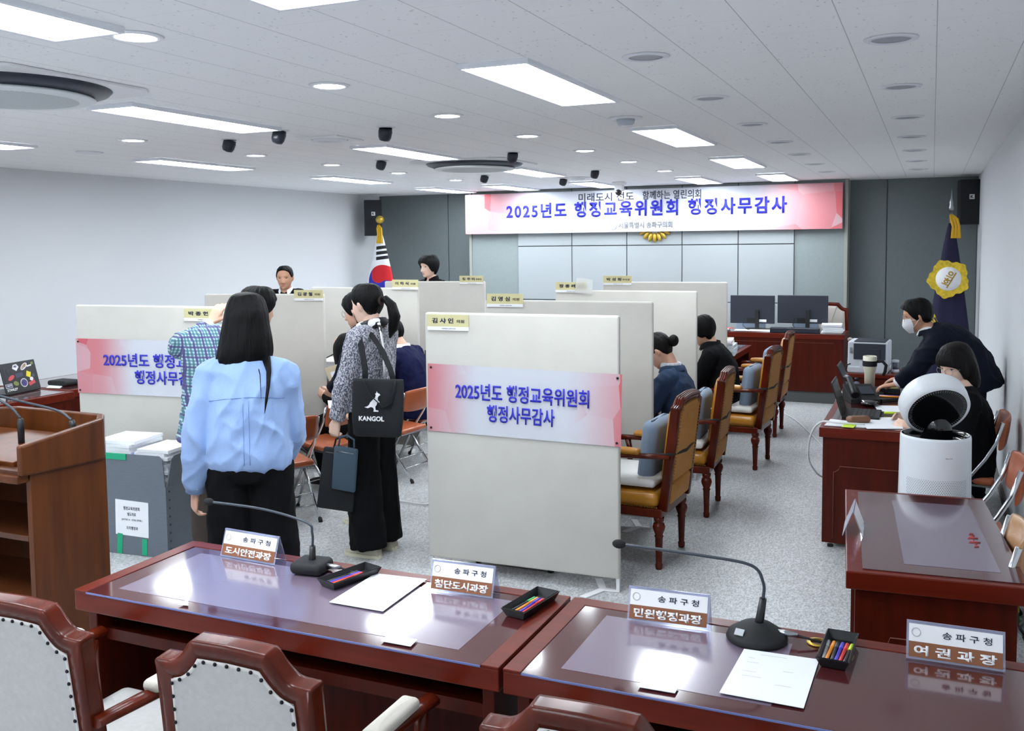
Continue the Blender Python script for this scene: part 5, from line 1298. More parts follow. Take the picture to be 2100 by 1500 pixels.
STAND = dict(pel=(0, 0, .91), wai=(0, .005, 1.05), che=(0, 0, 1.20), shl=(0, -.01, 1.335), nb=(0, -.005, 1.395), hd=(0, .03, 1.535),
             sl=(-.165, -.01, 1.335), sr=(.165, -.01, 1.335), el=(-.215, -.03, 1.07), er=(.215, -.03, 1.07), wl=(-.215, .05, .83), wr=(.215, .05, .83),
             hl=(-.085, 0, .88), hr=(.085, 0, .88), kl=(-.09, .02, .48), kr=(.09, .02, .48), al=(-.09, -.01, .08), ar=(.09, -.01, .08))
SIT = dict(pel=(0, 0, .52), wai=(0, -.01, .66), che=(0, .0, .81), shl=(0, .01, .945), nb=(0, .02, 1.005), hd=(0, .06, 1.14),
           sl=(-.165, .01, .945), sr=(.165, .01, .945), el=(-.21, .08, .70), er=(.21, .08, .70), wl=(-.15, .30, .74), wr=(.15, .30, .74),
           hl=(-.085, .02, .50), hr=(.085, .02, .50), kl=(-.10, .43, .49), kr=(.10, .43, .49), al=(-.10, .40, .08), ar=(.10, .40, .08))
def joints(base, scale=1.0, **over):
    J = {k: Vector(v) * scale for k, v in base.items()}
    for k, v in over.items(): J[k] = Vector(v)
    return J
def lerp(a, b, t): return a + (b - a) * t
def ringpts(c, u, w, rx, ry, n=28, e=2.3):
    out = []
    for j in range(n):
        a = 2 * math.pi * j / n; ca, sa = math.cos(a), math.sin(a)
        out.append(c + u * (rx * math.copysign(abs(ca) ** (2 / e), ca)) + w * (ry * math.copysign(abs(sa) ** (2 / e), sa)))
    return out
def torso(mb, J, spec, low=None):
    """spec: list of (chain position 0..5 over [low, pel, wai, che, shl, nb], rx, ry, forward shift)"""
    lo = low if low is not None else J['pel'] + (J['pel'] - J['wai']) * .75
    ch = [lo, J['pel'], J['wai'], J['che'], J['shl'], J['nb']]
    lh = (J['hr'] - J['hl']).normalized(); ls = (J['sr'] - J['sl']).normalized(); rings = []
    for (t, rx, ry, sh) in spec:
        i = min(int(t), 4); f = t - i
        c = lerp(ch[i], ch[i + 1], f)
        tg = (ch[min(i + 1, 5)] - ch[i]).normalized()
        if f < .3 and i > 0: tg = (tg + (ch[i] - ch[i - 1]).normalized()).normalized()
        u = (lh.lerp(ls, min(1, max(0, (t - 1) / 3)))); u = (u - tg * u.dot(tg)).normalized(); w = tg.cross(u)
        rings.append(ringpts(c + w * sh, u, w, rx, ry))
    mb.loft(rings, True, True); return mb
def limb(mb, pts, rad, n=16, sub=5):
    P = []; Rr = []; m = len(pts)
    for i in range(m - 1):
        p0, p1, p2, p3 = pts[max(i - 1, 0)], pts[i], pts[i + 1], pts[min(i + 2, m - 1)]
        for k in range(sub):
            u = k / sub; q = 0.5 * ((2 * p1) + (p2 - p0) * u + (2 * p0 - 5 * p1 + 4 * p2 - p3) * u * u + (3 * p1 - p0 - 3 * p2 + p3) * u ** 3)
            P.append(lerp(q, lerp(p1, p2, u), .45)); Rr.append(rad[i] + (rad[i + 1] - rad[i]) * u)
    P.append(pts[-1]); Rr.append(rad[-1]); return mb.tube(P, Rr, n)
HP = np.array([[1, .0, .0, .0], [.97, .022, .026, .03], [.9, .040, .048, .054], [.75, .057, .069, .078], [.5, .069, .083, .094], [.25, .0745, .089, .099], [0, .0745, .088, .096], [-.2, .0725, .086, .088],
               [-.4, .068, .085, .07], [-.6, .060, .083, .048], [-.78, .049, .080, .03], [-.92, .033, .073, .012], [-1.0, .0, .05, -.02]])
def hprof(zn): return [float(np.interp(-zn, -HP[:, 0], HP[:, k])) for k in (1, 2, 3)]
def G(x, s): return math.exp(-(x / s) ** 2)
def headpt(a, zn, off=0.0, feat=True):
    rx, yf, yb = hprof(zn); ca, sa = math.cos(a), math.sin(a); e = .92
    x = rx * math.copysign(abs(ca) ** e, ca); z = .115 * zn
    y = ((yf if sa > 0 else yb) * math.copysign(abs(sa) ** e, sa))
    if feat and sa > 0.15:
        ax_ = abs(x); d = 0
        ramp = max(0, min(1, (.022 - z) / .06)) if z > -.046 else max(0, 1 - (-.046 - z) / .008)
        d += .031 * G(x, .0115 + .007 * ramp) * ramp
        d += .005 * G(ax_ - .03, .024) * G(z - .027, .010) - .012 * G(ax_ - .031, .017) * G(z - .003, .013)
        d += .005 * G(ax_ - .045, .02) * G(z + .028, .02) + .007 * G(x, .021) * (G(z + .066, .0055) + .8 * G(z + .078, .006)) - .003 * G(x, .02) * G(z + .0715, .002)
        d += .007 * G(x, .02) * G(z + .103, .012); y += d
    n = Vector((x / max(rx, .01), y / max(yf, .01) * .8, zn * .6))
    if n.length > 0: n.normalize()
    return Vector((x, y, z)) + n * off
def head_mesh(mb, M):
    n, m = 64, 46; rings = []
    for i in range(m + 1):
        zn = math.cos(math.pi * (i + .15) / (m + .3)); rings.append([M @ headpt(2 * math.pi * j / n, zn) for j in range(n)])
    mb.loft(list(reversed(rings)), True, True)
    for sx in (-1, 1):
        R = Euler((0, sx * .25, sx * .45)).to_matrix()
        mb.ell(M @ V(sx * .077, -.008, -.012), (.012, .02, .031), 12, 8, M.to_3x3() @ R)
def hair_cap(M, zl_front=.56, zl_temple=.26, zl_side=-.22, zl_back=-.75, thick=.014, top=.018, fringe=0.0, seed=0, part=0.0):
    """shell of hair over the skull; a: 90 deg is the face"""
    n, m = 72, 22; rings = []
    for i in range(m + 1):
        s = i / m; ring = []
        for j in range(n):
            a = 2 * math.pi * j / n; sa = math.sin(a)
            if sa > .55: t = (sa - .55) / .45; zl = lerp(zl_temple, zl_front, t ** .6)
            elif sa > .1: t = (sa - .1) / .45; zl = lerp(zl_side, zl_temple, t ** 1.5)
            elif sa > -.25: zl = zl_side - .05 * (1 - abs((sa + .05) / .2)) * 0
            else: t = (-sa - .25) / .75; zl = lerp(zl_side, zl_back, t ** .5)
            zn = .985 - s * (.985 - zl); zn = math.cos(math.acos(max(-1, min(1, .985))) + s * (math.acos(max(-1, min(1, zl))) - math.acos(.985)))
            off = thick + (top - thick) * max(0, zn) + fringe * max(0, sa) * s ** 2
            off += .0045 * mnoise.noise(Vector((a * 6 + seed, s * 2.2, seed))) + .0022 * mnoise.noise(Vector((a * 19 + seed, s * 2.5, 3)))
            if s > .93: off = lerp(off, -.006, (s - .93) / .07)
            ring.append(M @ headpt(a, zn, off, feat=False))
        rings.append(ring)
    mb = MB(); mb.loft(list(reversed(rings)), False, True); mb.add(rings[0], [tuple(range(n))], True); return mb
def hand(mb, w, d, nrm, s, curl=(.25, .35, .25), spread=.0, L=1.0, thumb=.6):
    d = Vector(d).normalized(); nrm = Vector(nrm); nrm = (nrm - d * nrm.dot(d)).normalized(); s = Vector(s); s = (s - d * s.dot(d) - nrm * s.dot(nrm)).normalized()
    rings = []
    for t, hw, ht in ((-.02, .024, .019), (.0, .026, .018), (.035, .034, .015), (.07, .038, .013), (.088, .037, .011)):
        rings.append(ringpts(w + d * t * L, s, nrm, hw * L, ht * L, 16, 2.4))
    mb.loft(rings, True, True)
    for k, (o, ln) in enumerate(((.0275, .068), (.0092, .077), (-.0092, .071), (-.027, .056))):
        p = w + d * .082 * L + s * o * L; pts = [p - d * .02 * L, p]; ang = 0
        for c, f in zip(curl, (.45, .32, .23)):
            ang += c * (1 + .12 * k); dd = d * math.cos(ang) + nrm * math.sin(ang) + s * spread * (1.5 - k) * .12
            p = p + dd.normalized() * ln * f * L; pts.append(p)
        mb.tube(pts, [.0088 * L, .0088 * L, .0082 * L, .0076 * L, .006 * L], 10)
    p = w + d * .022 * L + s * .026 * L; t1 = (d * .62 + s * .72 * thumb + nrm * .35).normalized(); t2 = (d * .85 + s * .3 * thumb + nrm * .4).normalized()
    mb.tube([p - t1 * .015, p, p + t1 * .042 * L, p + t1 * .042 * L + t2 * .03 * L], [.012 * L, .0125 * L, .0098 * L, .0075 * L], 10)
def head_matrix(J, fwd, roll=0.0, up=(0, 0, 1)):
    f = Vector(fwd).normalized(); u = Vector(up); r = f.cross(u).normalized(); u = r.cross(f)
    M = Matrix(((r.x, f.x, u.x, J['hd'].x), (r.y, f.y, u.y, J['hd'].y), (r.z, f.z, u.z, J['hd'].z), (0, 0, 0, 1)))
    return M @ Matrix.Rotation(roll, 4, 'Y')
BODY_T = [(0.0, .10, .085, 0), (.5, .155, .105, 0), (1.0, .155, .108, 0), (2.0, .125, .09, .005), (3.0, .148, .105, .01), (3.7, .155, .09, 0), (4.0, .13, .075, 0), (4.6, .075, .06, 0), (5.0, .055, .055, 0)]
def person(label, loc, rotz, J, fwd, skin=None, sex='f', hs=1.0, vox=.007, hands=(None, None), face=True, group=None, roll=0.0, wide=1.0, up=(0, 0, 1), hand_only=False):
    t = thing('person', label, 'person', loc, rotz, group)
    k = 1.0 if sex == 'f' else 1.1
    M = head_matrix(J, fwd, roll, up) @ Matrix.Scale(hs, 4)
    mb = MB(); torso(mb, J, [(a, rx * k, ry * k, s) for a, rx, ry, s in BODY_T])
    limb(mb, [J['nb'] - V(0, 0, .04), J['nb'] + V(0, 0, .01), M @ V(0, -.022, -.075), M @ V(0, -.02, -.03)], [.062 * k, .053 * k, .05 * k, .05 * k])
    head_mesh(mb, M)
    for S, E, W_, H_, i in (('sl', 'el', 'wl', -1, 0), ('sr', 'er', 'wr', 1, 1)):
        limb(mb, [J['shl'] + (J[S] - J['shl']) * .6, J[S], J[E], J[W_]], [.055 * k, .05 * k, .038 * k, .026 * k])
        hp = hands[i] or {}
        d = hp.get('d', (J[W_] - J[E]).normalized()); nr = hp.get('n', (-H_, 0, 0)); sd = hp.get('s', (0, 1, 0))
        hand(mb, J[W_], d, nr, sd, hp.get('curl', (.3, .4, .3)), hp.get('spread', 0), 1.0 if sex == 'f' else 1.08, hp.get('thumb', .6))
    for Hh, K, A in (('hl', 'kl', 'al'), ('hr', 'kr', 'ar')):
        limb(mb, [J[Hh], lerp(J[Hh], J[K], .5), J[K], lerp(J[K], J[A], .35), J[A]], [.088 * k, .075 * k, .054 * k, .052 * k, .036 * k])
    skin_solid(mb, 'body', skin or SKIN, t, vox, 1)
    if face:
        for sx in (-1, 1):
            y = headpt(math.acos(max(-1, min(1, sx * .031 / .0745))), 0.02).y
            e = MB().ell(M @ V(sx * .031, y - .0025, .002), (.0125, .006, .0052), 12, 8, M.to_3x3()).build('eye', EYEW, t)
            MB().ell(M @ V(sx * .031, y + .0026, .002), (.0066, .003, .0048), 10, 6, M.to_3x3()).build('iris', DARKE, e)
            MB().tube([M @ V(sx * .0175, y + .001, .0065), M @ V(sx * .031, y + .005, .0085), M @ V(sx * .047, y - .003, .0045)], [.0018, .0032, .0016], 6).build('eyelid_line', DARKE, e)
            MB().tube([M @ V(sx * .015, y + .0135, .0225), M @ V(sx * .03, y + .012, .028), M @ V(sx * .051, y - .003, .023)], [(.0042, .003), (.005, .003), (.002, .002)], 8, lat=(0, 0, 1)).build('eyebrow', HAIR, t)
        ly = headpt(math.pi / 2, -.62).y
        MB().ell(M @ V(0, ly - .004, -.0665), (.022, .009, .0048), 14, 8, M.to_3x3()).ell(M @ V(0, ly - .0045, -.0765), (.020, .009, .0052), 14, 8, M.to_3x3()).build('lips', LIPS, t)
    return t, M, k
def garment_top(t, J, m, name, spec, low, arm, wr=(.006, (9, 9, 7)), vox=.010, seed=1.0, cuff=True, sl_end=(1.0, 1.0), shoulder=None, it=3):
    mb = MB(); torso(mb, J, spec, low)
    for S, E, W_, fe in (('sl', 'el', 'wl', sl_end[0]), ('sr', 'er', 'wr', sl_end[1])):
        end = lerp(J[E], J[W_], fe)
        limb(mb, [J['shl'] + (J[S] - J['shl']) * .45, J[S], lerp(J[S], J[E], .5), J[E], lerp(J[E], end, .5), end], arm, 18)
    return skin_solid(mb, name, m, t, vox, it, wr, seed)
def garment_legs(t, J, m, name, thigh, knee, hem, waist, wr=(.005, (8, 8, 5)), vox=.011, seed=2.0, top=1.9, hemz=None):
    mb = MB(); torso(mb, J, [(0.0, waist[0] * .85, waist[1] * .9, 0), (.6, waist[0], waist[1], 0), (1.2, waist[0] * .97, waist[1] * .95, 0), (top, waist[0] * .82, waist[1] * .85, 0)])
    for Hh, K, A in (('hl', 'kl', 'al'), ('hr', 'kr', 'ar')):
        e = J[A] + (V(0, 0, hemz) if hemz else V(0, 0, -.03))
        limb(mb, [J[Hh], lerp(J[Hh], J[K], .5), J[K], lerp(J[K], e, .5), e], [thigh, thigh * .97, knee, (knee + hem) / 2, hem], 20)
    return skin_solid(mb, name, m, t, vox, 3, wr, seed)
def shoes(t, J, m, sole, fw=(0, 1, 0), L=.25):
    f = Vector(fw).normalized()
    for A in ('al', 'ar'):
        a = J[A]; u = Vector((f.y, -f.x, 0)); base = V(a.x, a.y, .0); rings = []
        for s, hw, h in ((-.075, .022, .05), (-.06, .032, .075), (-.02, .036, .08), (.04, .040, .062), (.10, .044, .045), (.145, .036, .034), (.168, .016, .022)):
            c = base + f * s; rings.append([c + u * (hw * math.cos(q)) + V(0, 0, .014 + max(0, h - .014) * (.5 + .5 * math.sin(q)) if math.sin(q) > -.2 else .012) for q in [2 * math.pi * j / 16 for j in range(16)]])
        sh = MB().loft(rings, True, True).build('shoe', m, t)
        poly = [(-.08, .0), (-.07, .03), (-.02, .037), (.05, .042), (.11, .046), (.155, .036), (.176, 0), (.155, -.036), (.11, -.046), (.05, -.042), (-.02, -.037), (-.07, -.03)]
        mb = MB(); mb.prism([tuple((u * b + f * a_)[:2]) for a_, b in poly], .001, .02, Matrix.Translation(base)); mb.build('sole', sole, sh)
def collar(t, J, m, r=.066, h=.035, name='collar', fwd=(0, 1, 0), open_=.5, lean=.012, dz=0.0):
    f = Vector(fwd).normalized(); rings = []; c = J['nb'] + V(0, 0, dz)
    for k, (dr, z) in enumerate(((.012, -.012), (0, h), (.006, h + .002), (.022, -.006))):
        ring = []
        for j in range(33):
            a = math.pi / 2 + open_ + (2 * math.pi - 2 * open_) * j / 32
            front = max(0, math.sin(a))
            ring.append(c + V((r + dr) * math.cos(a), (r + dr) * math.sin(a) * 1.0 + .01 * front, z - .03 * front ** 2 - lean * front))
        rings.append(ring)
    return MB().loft(rings, False, True, close=False).build(name, m, t)
def glasses(t, M, m, name='glasses'):
    mb = MB()
    y = .096
    for sx in (-1, 1):
        c = V(sx * .033, y, -.003); mb.tube([M @ (c + V(.025 * math.cos(q), -.004 * math.cos(q) * sx, .021 * math.sin(q))) for q in [2 * math.pi * j / 20 for j in range(21)]], .0013, 6)
        mb.tube([M @ V(sx * .058, y - .004, .002), M @ V(sx * .079, .06, .003), M @ V(sx * .081, -.01, .002)], .0013, 6)
    mb.tube([M @ V(-.009, y, .0), M @ V(0, y + .003, .002), M @ V(.009, y, .0)], .0013, 6)
    return mb.build(name, m, t)
def hair_rings(t, rings, m, name='hair', seed=0, amp=.004, n=64, M=None):
    """rings: (cx, cy, z, rx, ry)"""
    R = []
    # resample smoothly
    P = [Vector((a, b, c)) for a, b, c, _, _ in rings]; X = [r[3] for r in rings]; Y = [r[4] for r in rings]; K = len(rings)
    for i in range(K - 1):
        for k in range(6):
            u = k / 6
            def cr(A): p0, p1, p2, p3 = A[max(i - 1, 0)], A[i], A[i + 1], A[min(i + 2, K - 1)]; return 0.5 * ((2 * p1) + (p2 - p0) * u + (2 * p0 - 5 * p1 + 4 * p2 - p3) * u * u + (3 * p1 - p0 - 3 * p2 + p3) * u ** 3)
            R.append((cr(P), cr(X), cr(Y)))
    R.append((P[-1], X[-1], Y[-1])); out = []
    for i, (c, rx, ry) in enumerate(R):
        ring = []
        for j in range(n):
            a = 2 * math.pi * j / n; w = amp * (mnoise.noise(Vector((a * 5 + seed, i * .06, seed))) + .6 * mnoise.noise(Vector((a * 14 + seed, i * .09, 5)))) * min(1, i / 8)
            p = c + V((rx + w) * math.cos(a), (ry + w) * math.sin(a), (.012 * mnoise.noise(Vector((a * 6, seed, 1))) if i == len(R) - 1 else 0)); ring.append(M @ p if M is not None else p)
        out.append(ring)
    return MB().loft(list(reversed(out)), True, True).build(name, m, t)
def strand(pts, r, flat=.35, lat=(1, 0, 0)): return MB().tube(pts, r, 10, flat=flat, lat=lat)
# ---- cloth
BLUESH = mat('light_blue_cotton', (148, 176, 222), .85, spec=.2, var=.05, vscale=240, bump=.12, bscale=120, sheen=.2)
BLKT = mat('black_cloth', (12, 12, 15), .85, spec=.15, bump=.15, bscale=200)
NAVY = mat('navy_suit', (19, 23, 60), .8, spec=.15, bump=.12, bscale=250)
DNAVY = mat('dark_navy_suit', (17, 22, 36), .8, spec=.15, bump=.12, bscale=250)
SLATE = mat('slate_blue_suit', (42, 58, 84), .75, spec=.15, bump=.12, bscale=250)
BROWNT = mat('dark_brown_trousers', (58, 48, 42), .85)
SHIRTW = mat('white_shirt', (232, 234, 240), .8)
TWEED = mat('tweed', (150, 150, 158), .9, bump=.5, bscale=160); q = NB(TWEED); ov, ox, oy, oz = q.obj()
mp = q.n('ShaderNodeMapping'); mp.inputs['Rotation'].default_value = (.5, .3, .6); mp.inputs['Scale'].default_value = (1, 1, .6); q.l(ov, mp.inputs[0])
vo = q.n('ShaderNodeTexVoronoi'); vo.inputs['Scale'].default_value = 210; vo.inputs['Randomness'].default_value = .7; q.l(mp.outputs[0], vo.inputs['Vector'])
sp_ = q.n('ShaderNodeSeparateXYZ'); q.l(vo.outputs['Color'], sp_.inputs[0])
rp = q.n('ShaderNodeValToRGB'); rp.color_ramp.elements[0].position = .3; rp.color_ramp.elements[1].position = .75; rp.color_ramp.elements[0].color = rgb(86, 88, 102); rp.color_ramp.elements[1].color = rgb(196, 196, 204)
q.l(sp_.outputs[0], rp.inputs[0]); q.l(rp.outputs[0], q.b.inputs['Base Color'])
PLAID = mat('plaid_wool', (90, 130, 140), .85, bump=.2, bscale=200); q = NB(PLAID); ov, ox, oy, oz = q.obj()
u = q.math('ADD', ox, q.math('MULTIPLY', oy, .8))
def st(v, per, lo, hi, off=10.0): w = q.math('MODULO', q.math('ADD', v, off), per); return q.math('MULTIPLY', q.math('GREATER_THAN', w, lo), q.math('LESS_THAN', w, hi))
base = q.mix(q.math('MULTIPLY', st(u, .018, 0, .010), .9), rgb(178, 208, 214), rgb(72, 128, 138))
base = q.mix(q.math('MULTIPLY', st(oz, .018, 0, .009), .65), base, rgb(60, 100, 124))
base = q.mix(q.math('MULTIPLY', st(u, .054, .0, .012), .75), base, rgb(84, 62, 128)); base = q.mix(q.math('MULTIPLY', st(oz, .054, 0, .011), .65), base, rgb(84, 58, 124))
q.l(base, q.b.inputs['Base Color'])
KNIT = mat('black_knit', (13, 14, 17), .9, spec=.15, bump=.3, bscale=120)

# ---- 1 woman in the light blue shirt, seen from behind
J = joints(STAND, 1.0, hd=(0, .06, 1.52), nb=(0, .01, 1.375), shl=(0, 0, 1.305), sl=(-.16, 0, 1.275), sr=(.16, 0, 1.275), el=(-.215, -.02, 1.02), er=(.185, .05, 1.03), wl=(-.245, .03, .755), wr=(.155, .20, .84))
t, M, k = person('woman in light blue shirt with long black hair, standing with her back turned', (-2.788, 3.40, 0), .60, J, (.0, 1, -.28), hands=(dict(n=(.75, .3, 0), s=(.3, 1, .0), curl=(.45, .55, .35)), None), vox=.006)
garment_legs(t, J, BLKT, 'trousers', .108, .115, .12, (.172, .13), seed=3)
sp = [(0.0, .15, .115, 0), (.25, .175, .138, 0), (.9, .184, .148, -.005), (2.0, .176, .14, -.01), (3.0, .172, .125, -.005), (3.6, .165, .105, 0), (4.0, .135, .088, 0), (4.5, .088, .075, 0), (4.95, .068, .066, 0)]
sh = garment_top(t, J, BLUESH, 'shirt', sp, V(0, -.005, .845), [.07, .066, .062, .064, .064, .043], wr=(.0105, (6, 6, 3.8)), vox=.009, seed=7.3, sl_end=(.93, .93), it=4)
collar(t, J, BLUESH, .064, .03, open_=.7)
from mathutils.bvhtree import BVHTree
def surf_line(o, pts, dirn, r, nm, m, parent):
    b = BVHTree.FromPolygons([v.co.copy() for v in o.data.vertices], [tuple(p.vertices) for p in o.data.polygons]); L = []
    for p in pts:
        h = b.ray_cast(Vector(p), Vector(dirn))[0]
        if h: L.append(h - Vector(dirn) * .0008)
    if len(L) > 2: MB().tube(L, r, 6, flat=1).build(nm, m, parent)
SEAMB = mat('shirt_seam', (120, 150, 208), .8)
surf_line(sh, [(-.16 + .02 * i, -.6, 1.195 - .02 * (i - 8) ** 2 / 64) for i in range(17)], (0, 1, 0), .0018, 'yoke_seam', SEAMB, sh)
for x in (-.012, .012): surf_line(sh, [(x, -.6, 1.18 - .02 * i) for i in range(15)], (0, 1, 0), .0016, 'back_pleat', SEAMB, sh)
MB().tube([lerp(J['el'], J['wl'], .80), lerp(J['el'], J['wl'], 1.0) + V(0, 0, .0)], [.044, .043], 20).build('cuff', BLUESH, sh)
MB().lathe([(.006, 0), (.006, .003), (.001, .004)], 12, M=Matrix.Translation(lerp(J['el'], J['wl'], .92) + V(.01, -.0425, 0)) @ Matrix.Rotation(math.pi / 2, 4, 'X')).build('button', SHIRTW, sh)
hc = J['hd']
hair_rings(t, [(0, hc.y - .02, 1.645, .012, .012), (0, hc.y - .02, 1.636, .05, .055), (0, hc.y - .015, 1.61, .078, .085), (0, hc.y - .02, 1.56, .094, .103), (0, hc.y - .03, 1.50, .102, .102), (0, hc.y - .045, 1.44, .112, .096), (-.008, hc.y - .055, 1.38, .122, .09), (-.018, hc.y - .052, 1.345, .122, .086), (-.03, hc.y - .045, 1.318, .108, .078)], HAIR, seed=2, amp=.006)
hr = t.children[-1]
MB().tube([(-.105, .03, 1.37), (-.125, .06, 1.32), (-.12, .10, 1.26), (-.11, .13, 1.18)], [(.03, .016), (.032, .017), (.028, .015), (.004, .003)], 12, lat=(0, 1, 0)).build('front_lock', HAIR, hr)
MB().tube([(.085, -.05, 1.36), (.098, -.085, 1.30), (.096, -.125, 1.24), (.088, -.148, 1.18), (.08, -.155, 1.125)], [(.02, .01), (.011, .008), (.008, .006), (.006, .005), (.001, .001)], 10, lat=(1, 0, 0)).build('loose_strand', HAIR, hr)
MB().tube([(.045, -.05, 1.34), (.06, -.088, 1.29), (.064, -.125, 1.23), (.067, -.146, 1.19)], [.004, .002, .0015, .0006], 6).build('loose_strand', HAIR, hr)

# ---- 2 man in the plaid jacket
J = joints(STAND, 1.0, hd=(.215, .10, 1.495), nb=(.07, .03, 1.36), shl=(0, .01, 1.30), sl=(-.185, .01, 1.30), sr=(.185, .01, 1.29), el=(-.25, .12, 1.265), wl=(-.11, .28, 1.395), er=(.24, .03, 1.02), wr=(.22, .16, .82))
t, M, k = person('man in blue-green plaid jacket raising his hand, behind the blue-shirted woman', (-3.69, 4.24, 0), .42, J, (.75, 1, -.15), sex='m', hands=(dict(d=(.35, .35, .85), n=(.3, .9, -.3), s=(.9, -.2, -.2), curl=(.3, .35, .3), spread=.5), None), vox=.006)
garment_legs(t, J, BROWNT, 'trousers', .098, .085, .075, (.175, .13), seed=5)
sp = [(0.0, .232, .155, 0), (.6, .215, .145, 0), (2.0, .19, .132, 0), (3.0, .195, .135, .005), (3.6, .20, .115, 0), (4.0, .175, .092, 0), (4.5, .105, .078, 0), (4.9, .074, .068, 0)]
garment_top(t, J, PLAID, 'plaid_jacket', sp, V(0, 0, .76), [.078, .072, .068, .066, .056, .048], wr=(.008, (7, 7, 6)), seed=1.7, sl_end=(.88, .95))
MB().tube([lerp(J['el'], J['wl'], .85), lerp(J['el'], J['wl'], .985)], [.04, .036], 16).build('shirt_cuff', SHIRTW, t)
collar(t, J, PLAID, .07, .03)
hair_cap(M, .5, .15, -.32, -.62, .017, .024, .006, seed=4).build('hair', HAIR, t)
shoes(t, J, BLACKM, BLACKM)

# ---- 3 ponytailed woman with the tweed jacket and tote bag
J = joints(STAND, .985, el=(-.205, .06, 1.03), wl=(-.195, .125, .825), er=(.20, .06, 1.03), wr=(.15, .22, .86), hd=(0, .03, 1.50), nb=(0, -.005, 1.365))
t, M, k = person('woman with ponytail in grey tweed jacket carrying a black tote bag, standing in the middle', (-3.035, 4.83, 0), math.radians(88), J, (.1, 1, -.10), skin=SKIN3, hands=(dict(n=(1, 0, 0), s=(0, 1, 0), curl=(.7, .8, .5)), dict(n=(-1, 0, 0), curl=(.7, .8, .5))), vox=.006)
garment_legs(t, J, BLKT, 'wide_trousers', .094, .10, .108, (.165, .125), seed=8, wr=(.007, (9, 9, 2.5)), hemz=-.02)
sp = [(0.0, .165, .125, 0), (.5, .172, .13, 0), (2.0, .16, .122, 0), (3.0, .168, .122, .008), (3.6, .172, .102, 0), (4.0, .148, .082, 0), (4.5, .09, .07, 0), (4.9, .066, .06, 0)]
garment_top(t, J, TWEED, 'tweed_jacket', sp, V(0, 0, .86), [.068, .065, .062, .06, .055, .045], wr=(.005, (8, 8, 7)), seed=2.2, sl_end=(.95, .95))
hr = hair_cap(M, .60, .34, -.12, -.70, .012, .016, 0, seed=6).build('hair', HAIR, t)
MB().ell(M @ V(0, -.108, .012), (.026, .022, .026), 14, 8).build('hair_tie', mat('hair_tie', (52, 30, 26), .7), hr)
MB().tube([M @ V(0, -.10, .012), M @ V(0, -.145, .02), M @ V(0, -.185, -.02), M @ V(0, -.20, -.09), M @ V(0, -.18, -.16), M @ V(0, -.15, -.21)], [(.018, .018), (.024, .02), (.034, .026), (.042, .03), (.036, .024), (.008, .006)], 16, lat=(1, 0, 0)).build('ponytail', HAIR, hr)
SCARF = mat('black_white_scarf', (235, 236, 236), .6); q = NB(SCARF); ov, ox, oy, oz = q.obj(); nz = q.n('ShaderNodeTexNoise'); nz.inputs['Scale'].default_value = 13; q.l(ov, nz.inputs['Vector'])
q.l(q.mix(q.math('GREATER_THAN', nz.outputs['Fac'], .52), rgb(236, 236, 236), rgb(24, 26, 32)), q.b.inputs['Base Color'])
nb = J['nb']
s = MB().tube([nb + V(.078 * math.cos(a), .078 * math.sin(a), .012 + .022 * -math.sin(a)) for a in [2 * math.pi * j / 24 for j in range(25)]], [(.028, .02)] * 25, 10, lat=(0, 0, 1)).build('neck_scarf', SCARF, t)
MB().tube([nb + V(-.05, -.08, .025), nb + V(-.065, -.105, -.03), nb + V(-.075, -.125, -.11), nb + V(-.08, -.13, -.2), nb + V(-.075, -.125, -.28)], [(.018, .012), (.028, .007), (.034, .006), (.038, .006), (.024, .004)], 10, lat=(1, .6, 0)).build('scarf_tail', SCARF, s)
shoes(t, J, mat('cream_suede', (200, 194, 176), .8), mat('cream_sole', (226, 222, 196), .6))
# tote bag on the shoulder
BAGK = mat('black_canvas', (15, 18, 23), .8, bump=.2, bscale=300)
rzT = math.radians(88); TM = Matrix.Translation((-3.035, 4.83, 0)) @ Matrix.Rotation(rzT, 4, 'Z')
tb = thing('tote_bag', 'black canvas tote bag with white animal print hanging from the ponytailed woman\'s shoulder', 'bag', (0, 0, 0))
tb.matrix_world = TM @ Matrix.Translation((-.258, -.20, .77)) @ Matrix.Rotation(.06, 4, 'Y') @ Matrix.Rotation(.35, 4, 'Z') @ Matrix.Scale(.88, 4, (0, 1, 0))
rings = []
for z, hw, hd_ in ((0, .14, .018), (.012, .155, .03), (.1, .165, .036), (.22, .168, .03), (.31, .165, .02), (.325, .163, .016)):
    rings.append(ringpts(V(0, 0, z), V(0, 1, 0), V(1, 0, 0), hw, hd_, 32, 4))
MB().loft(rings, True, True).build('bag_body', BAGK, tb)
RL = Euler((math.pi / 2, 0, -math.pi / 2)).to_matrix()
MB().tube([(.016, .09, .30), (.026, .095, .38), (.06, .13, .50), (.09, .17, .585), (.135, .16, .60), (.14, .09, .57), (.09, .0, .48), (.03, -.07, .38), (.016, -.1, .30)], [(.003, .02)] * 9, 8, lat=(1, 0, 0)).build('strap', BAGK, tb)
MB().tube([(-.02, .09, .315), (-.045, .085, .32), (-.05, .04, .24), (-.05, -.05, .17), (-.05, -.10, .19), (-.04, -.12, .28), (-.02, -.12, .315)], [(.003, .016)] * 7, 8, lat=(1, 0, 0)).build('strap', BAGK, tb)
kan = [(-.5, -.05), (-.36, -.02), (-.24, .06), (-.16, .2), (-.02, .33), (.1, .42), (.14, .55), (.1, .62), (.16, .64), (.19, .74), (.23, .66), (.33, .62), (.4, .56), (.3, .5), (.25, .42), (.26, .3), (.36, .22), (.33, .18), (.24, .22), (.2, .08), (.12, -.02), (.14, -.18), (.3, -.2), (.3, -.26), (.02, -.26), (.04, -.14), (-.02, -.06), (-.14, -.04), (-.3, -.1)]
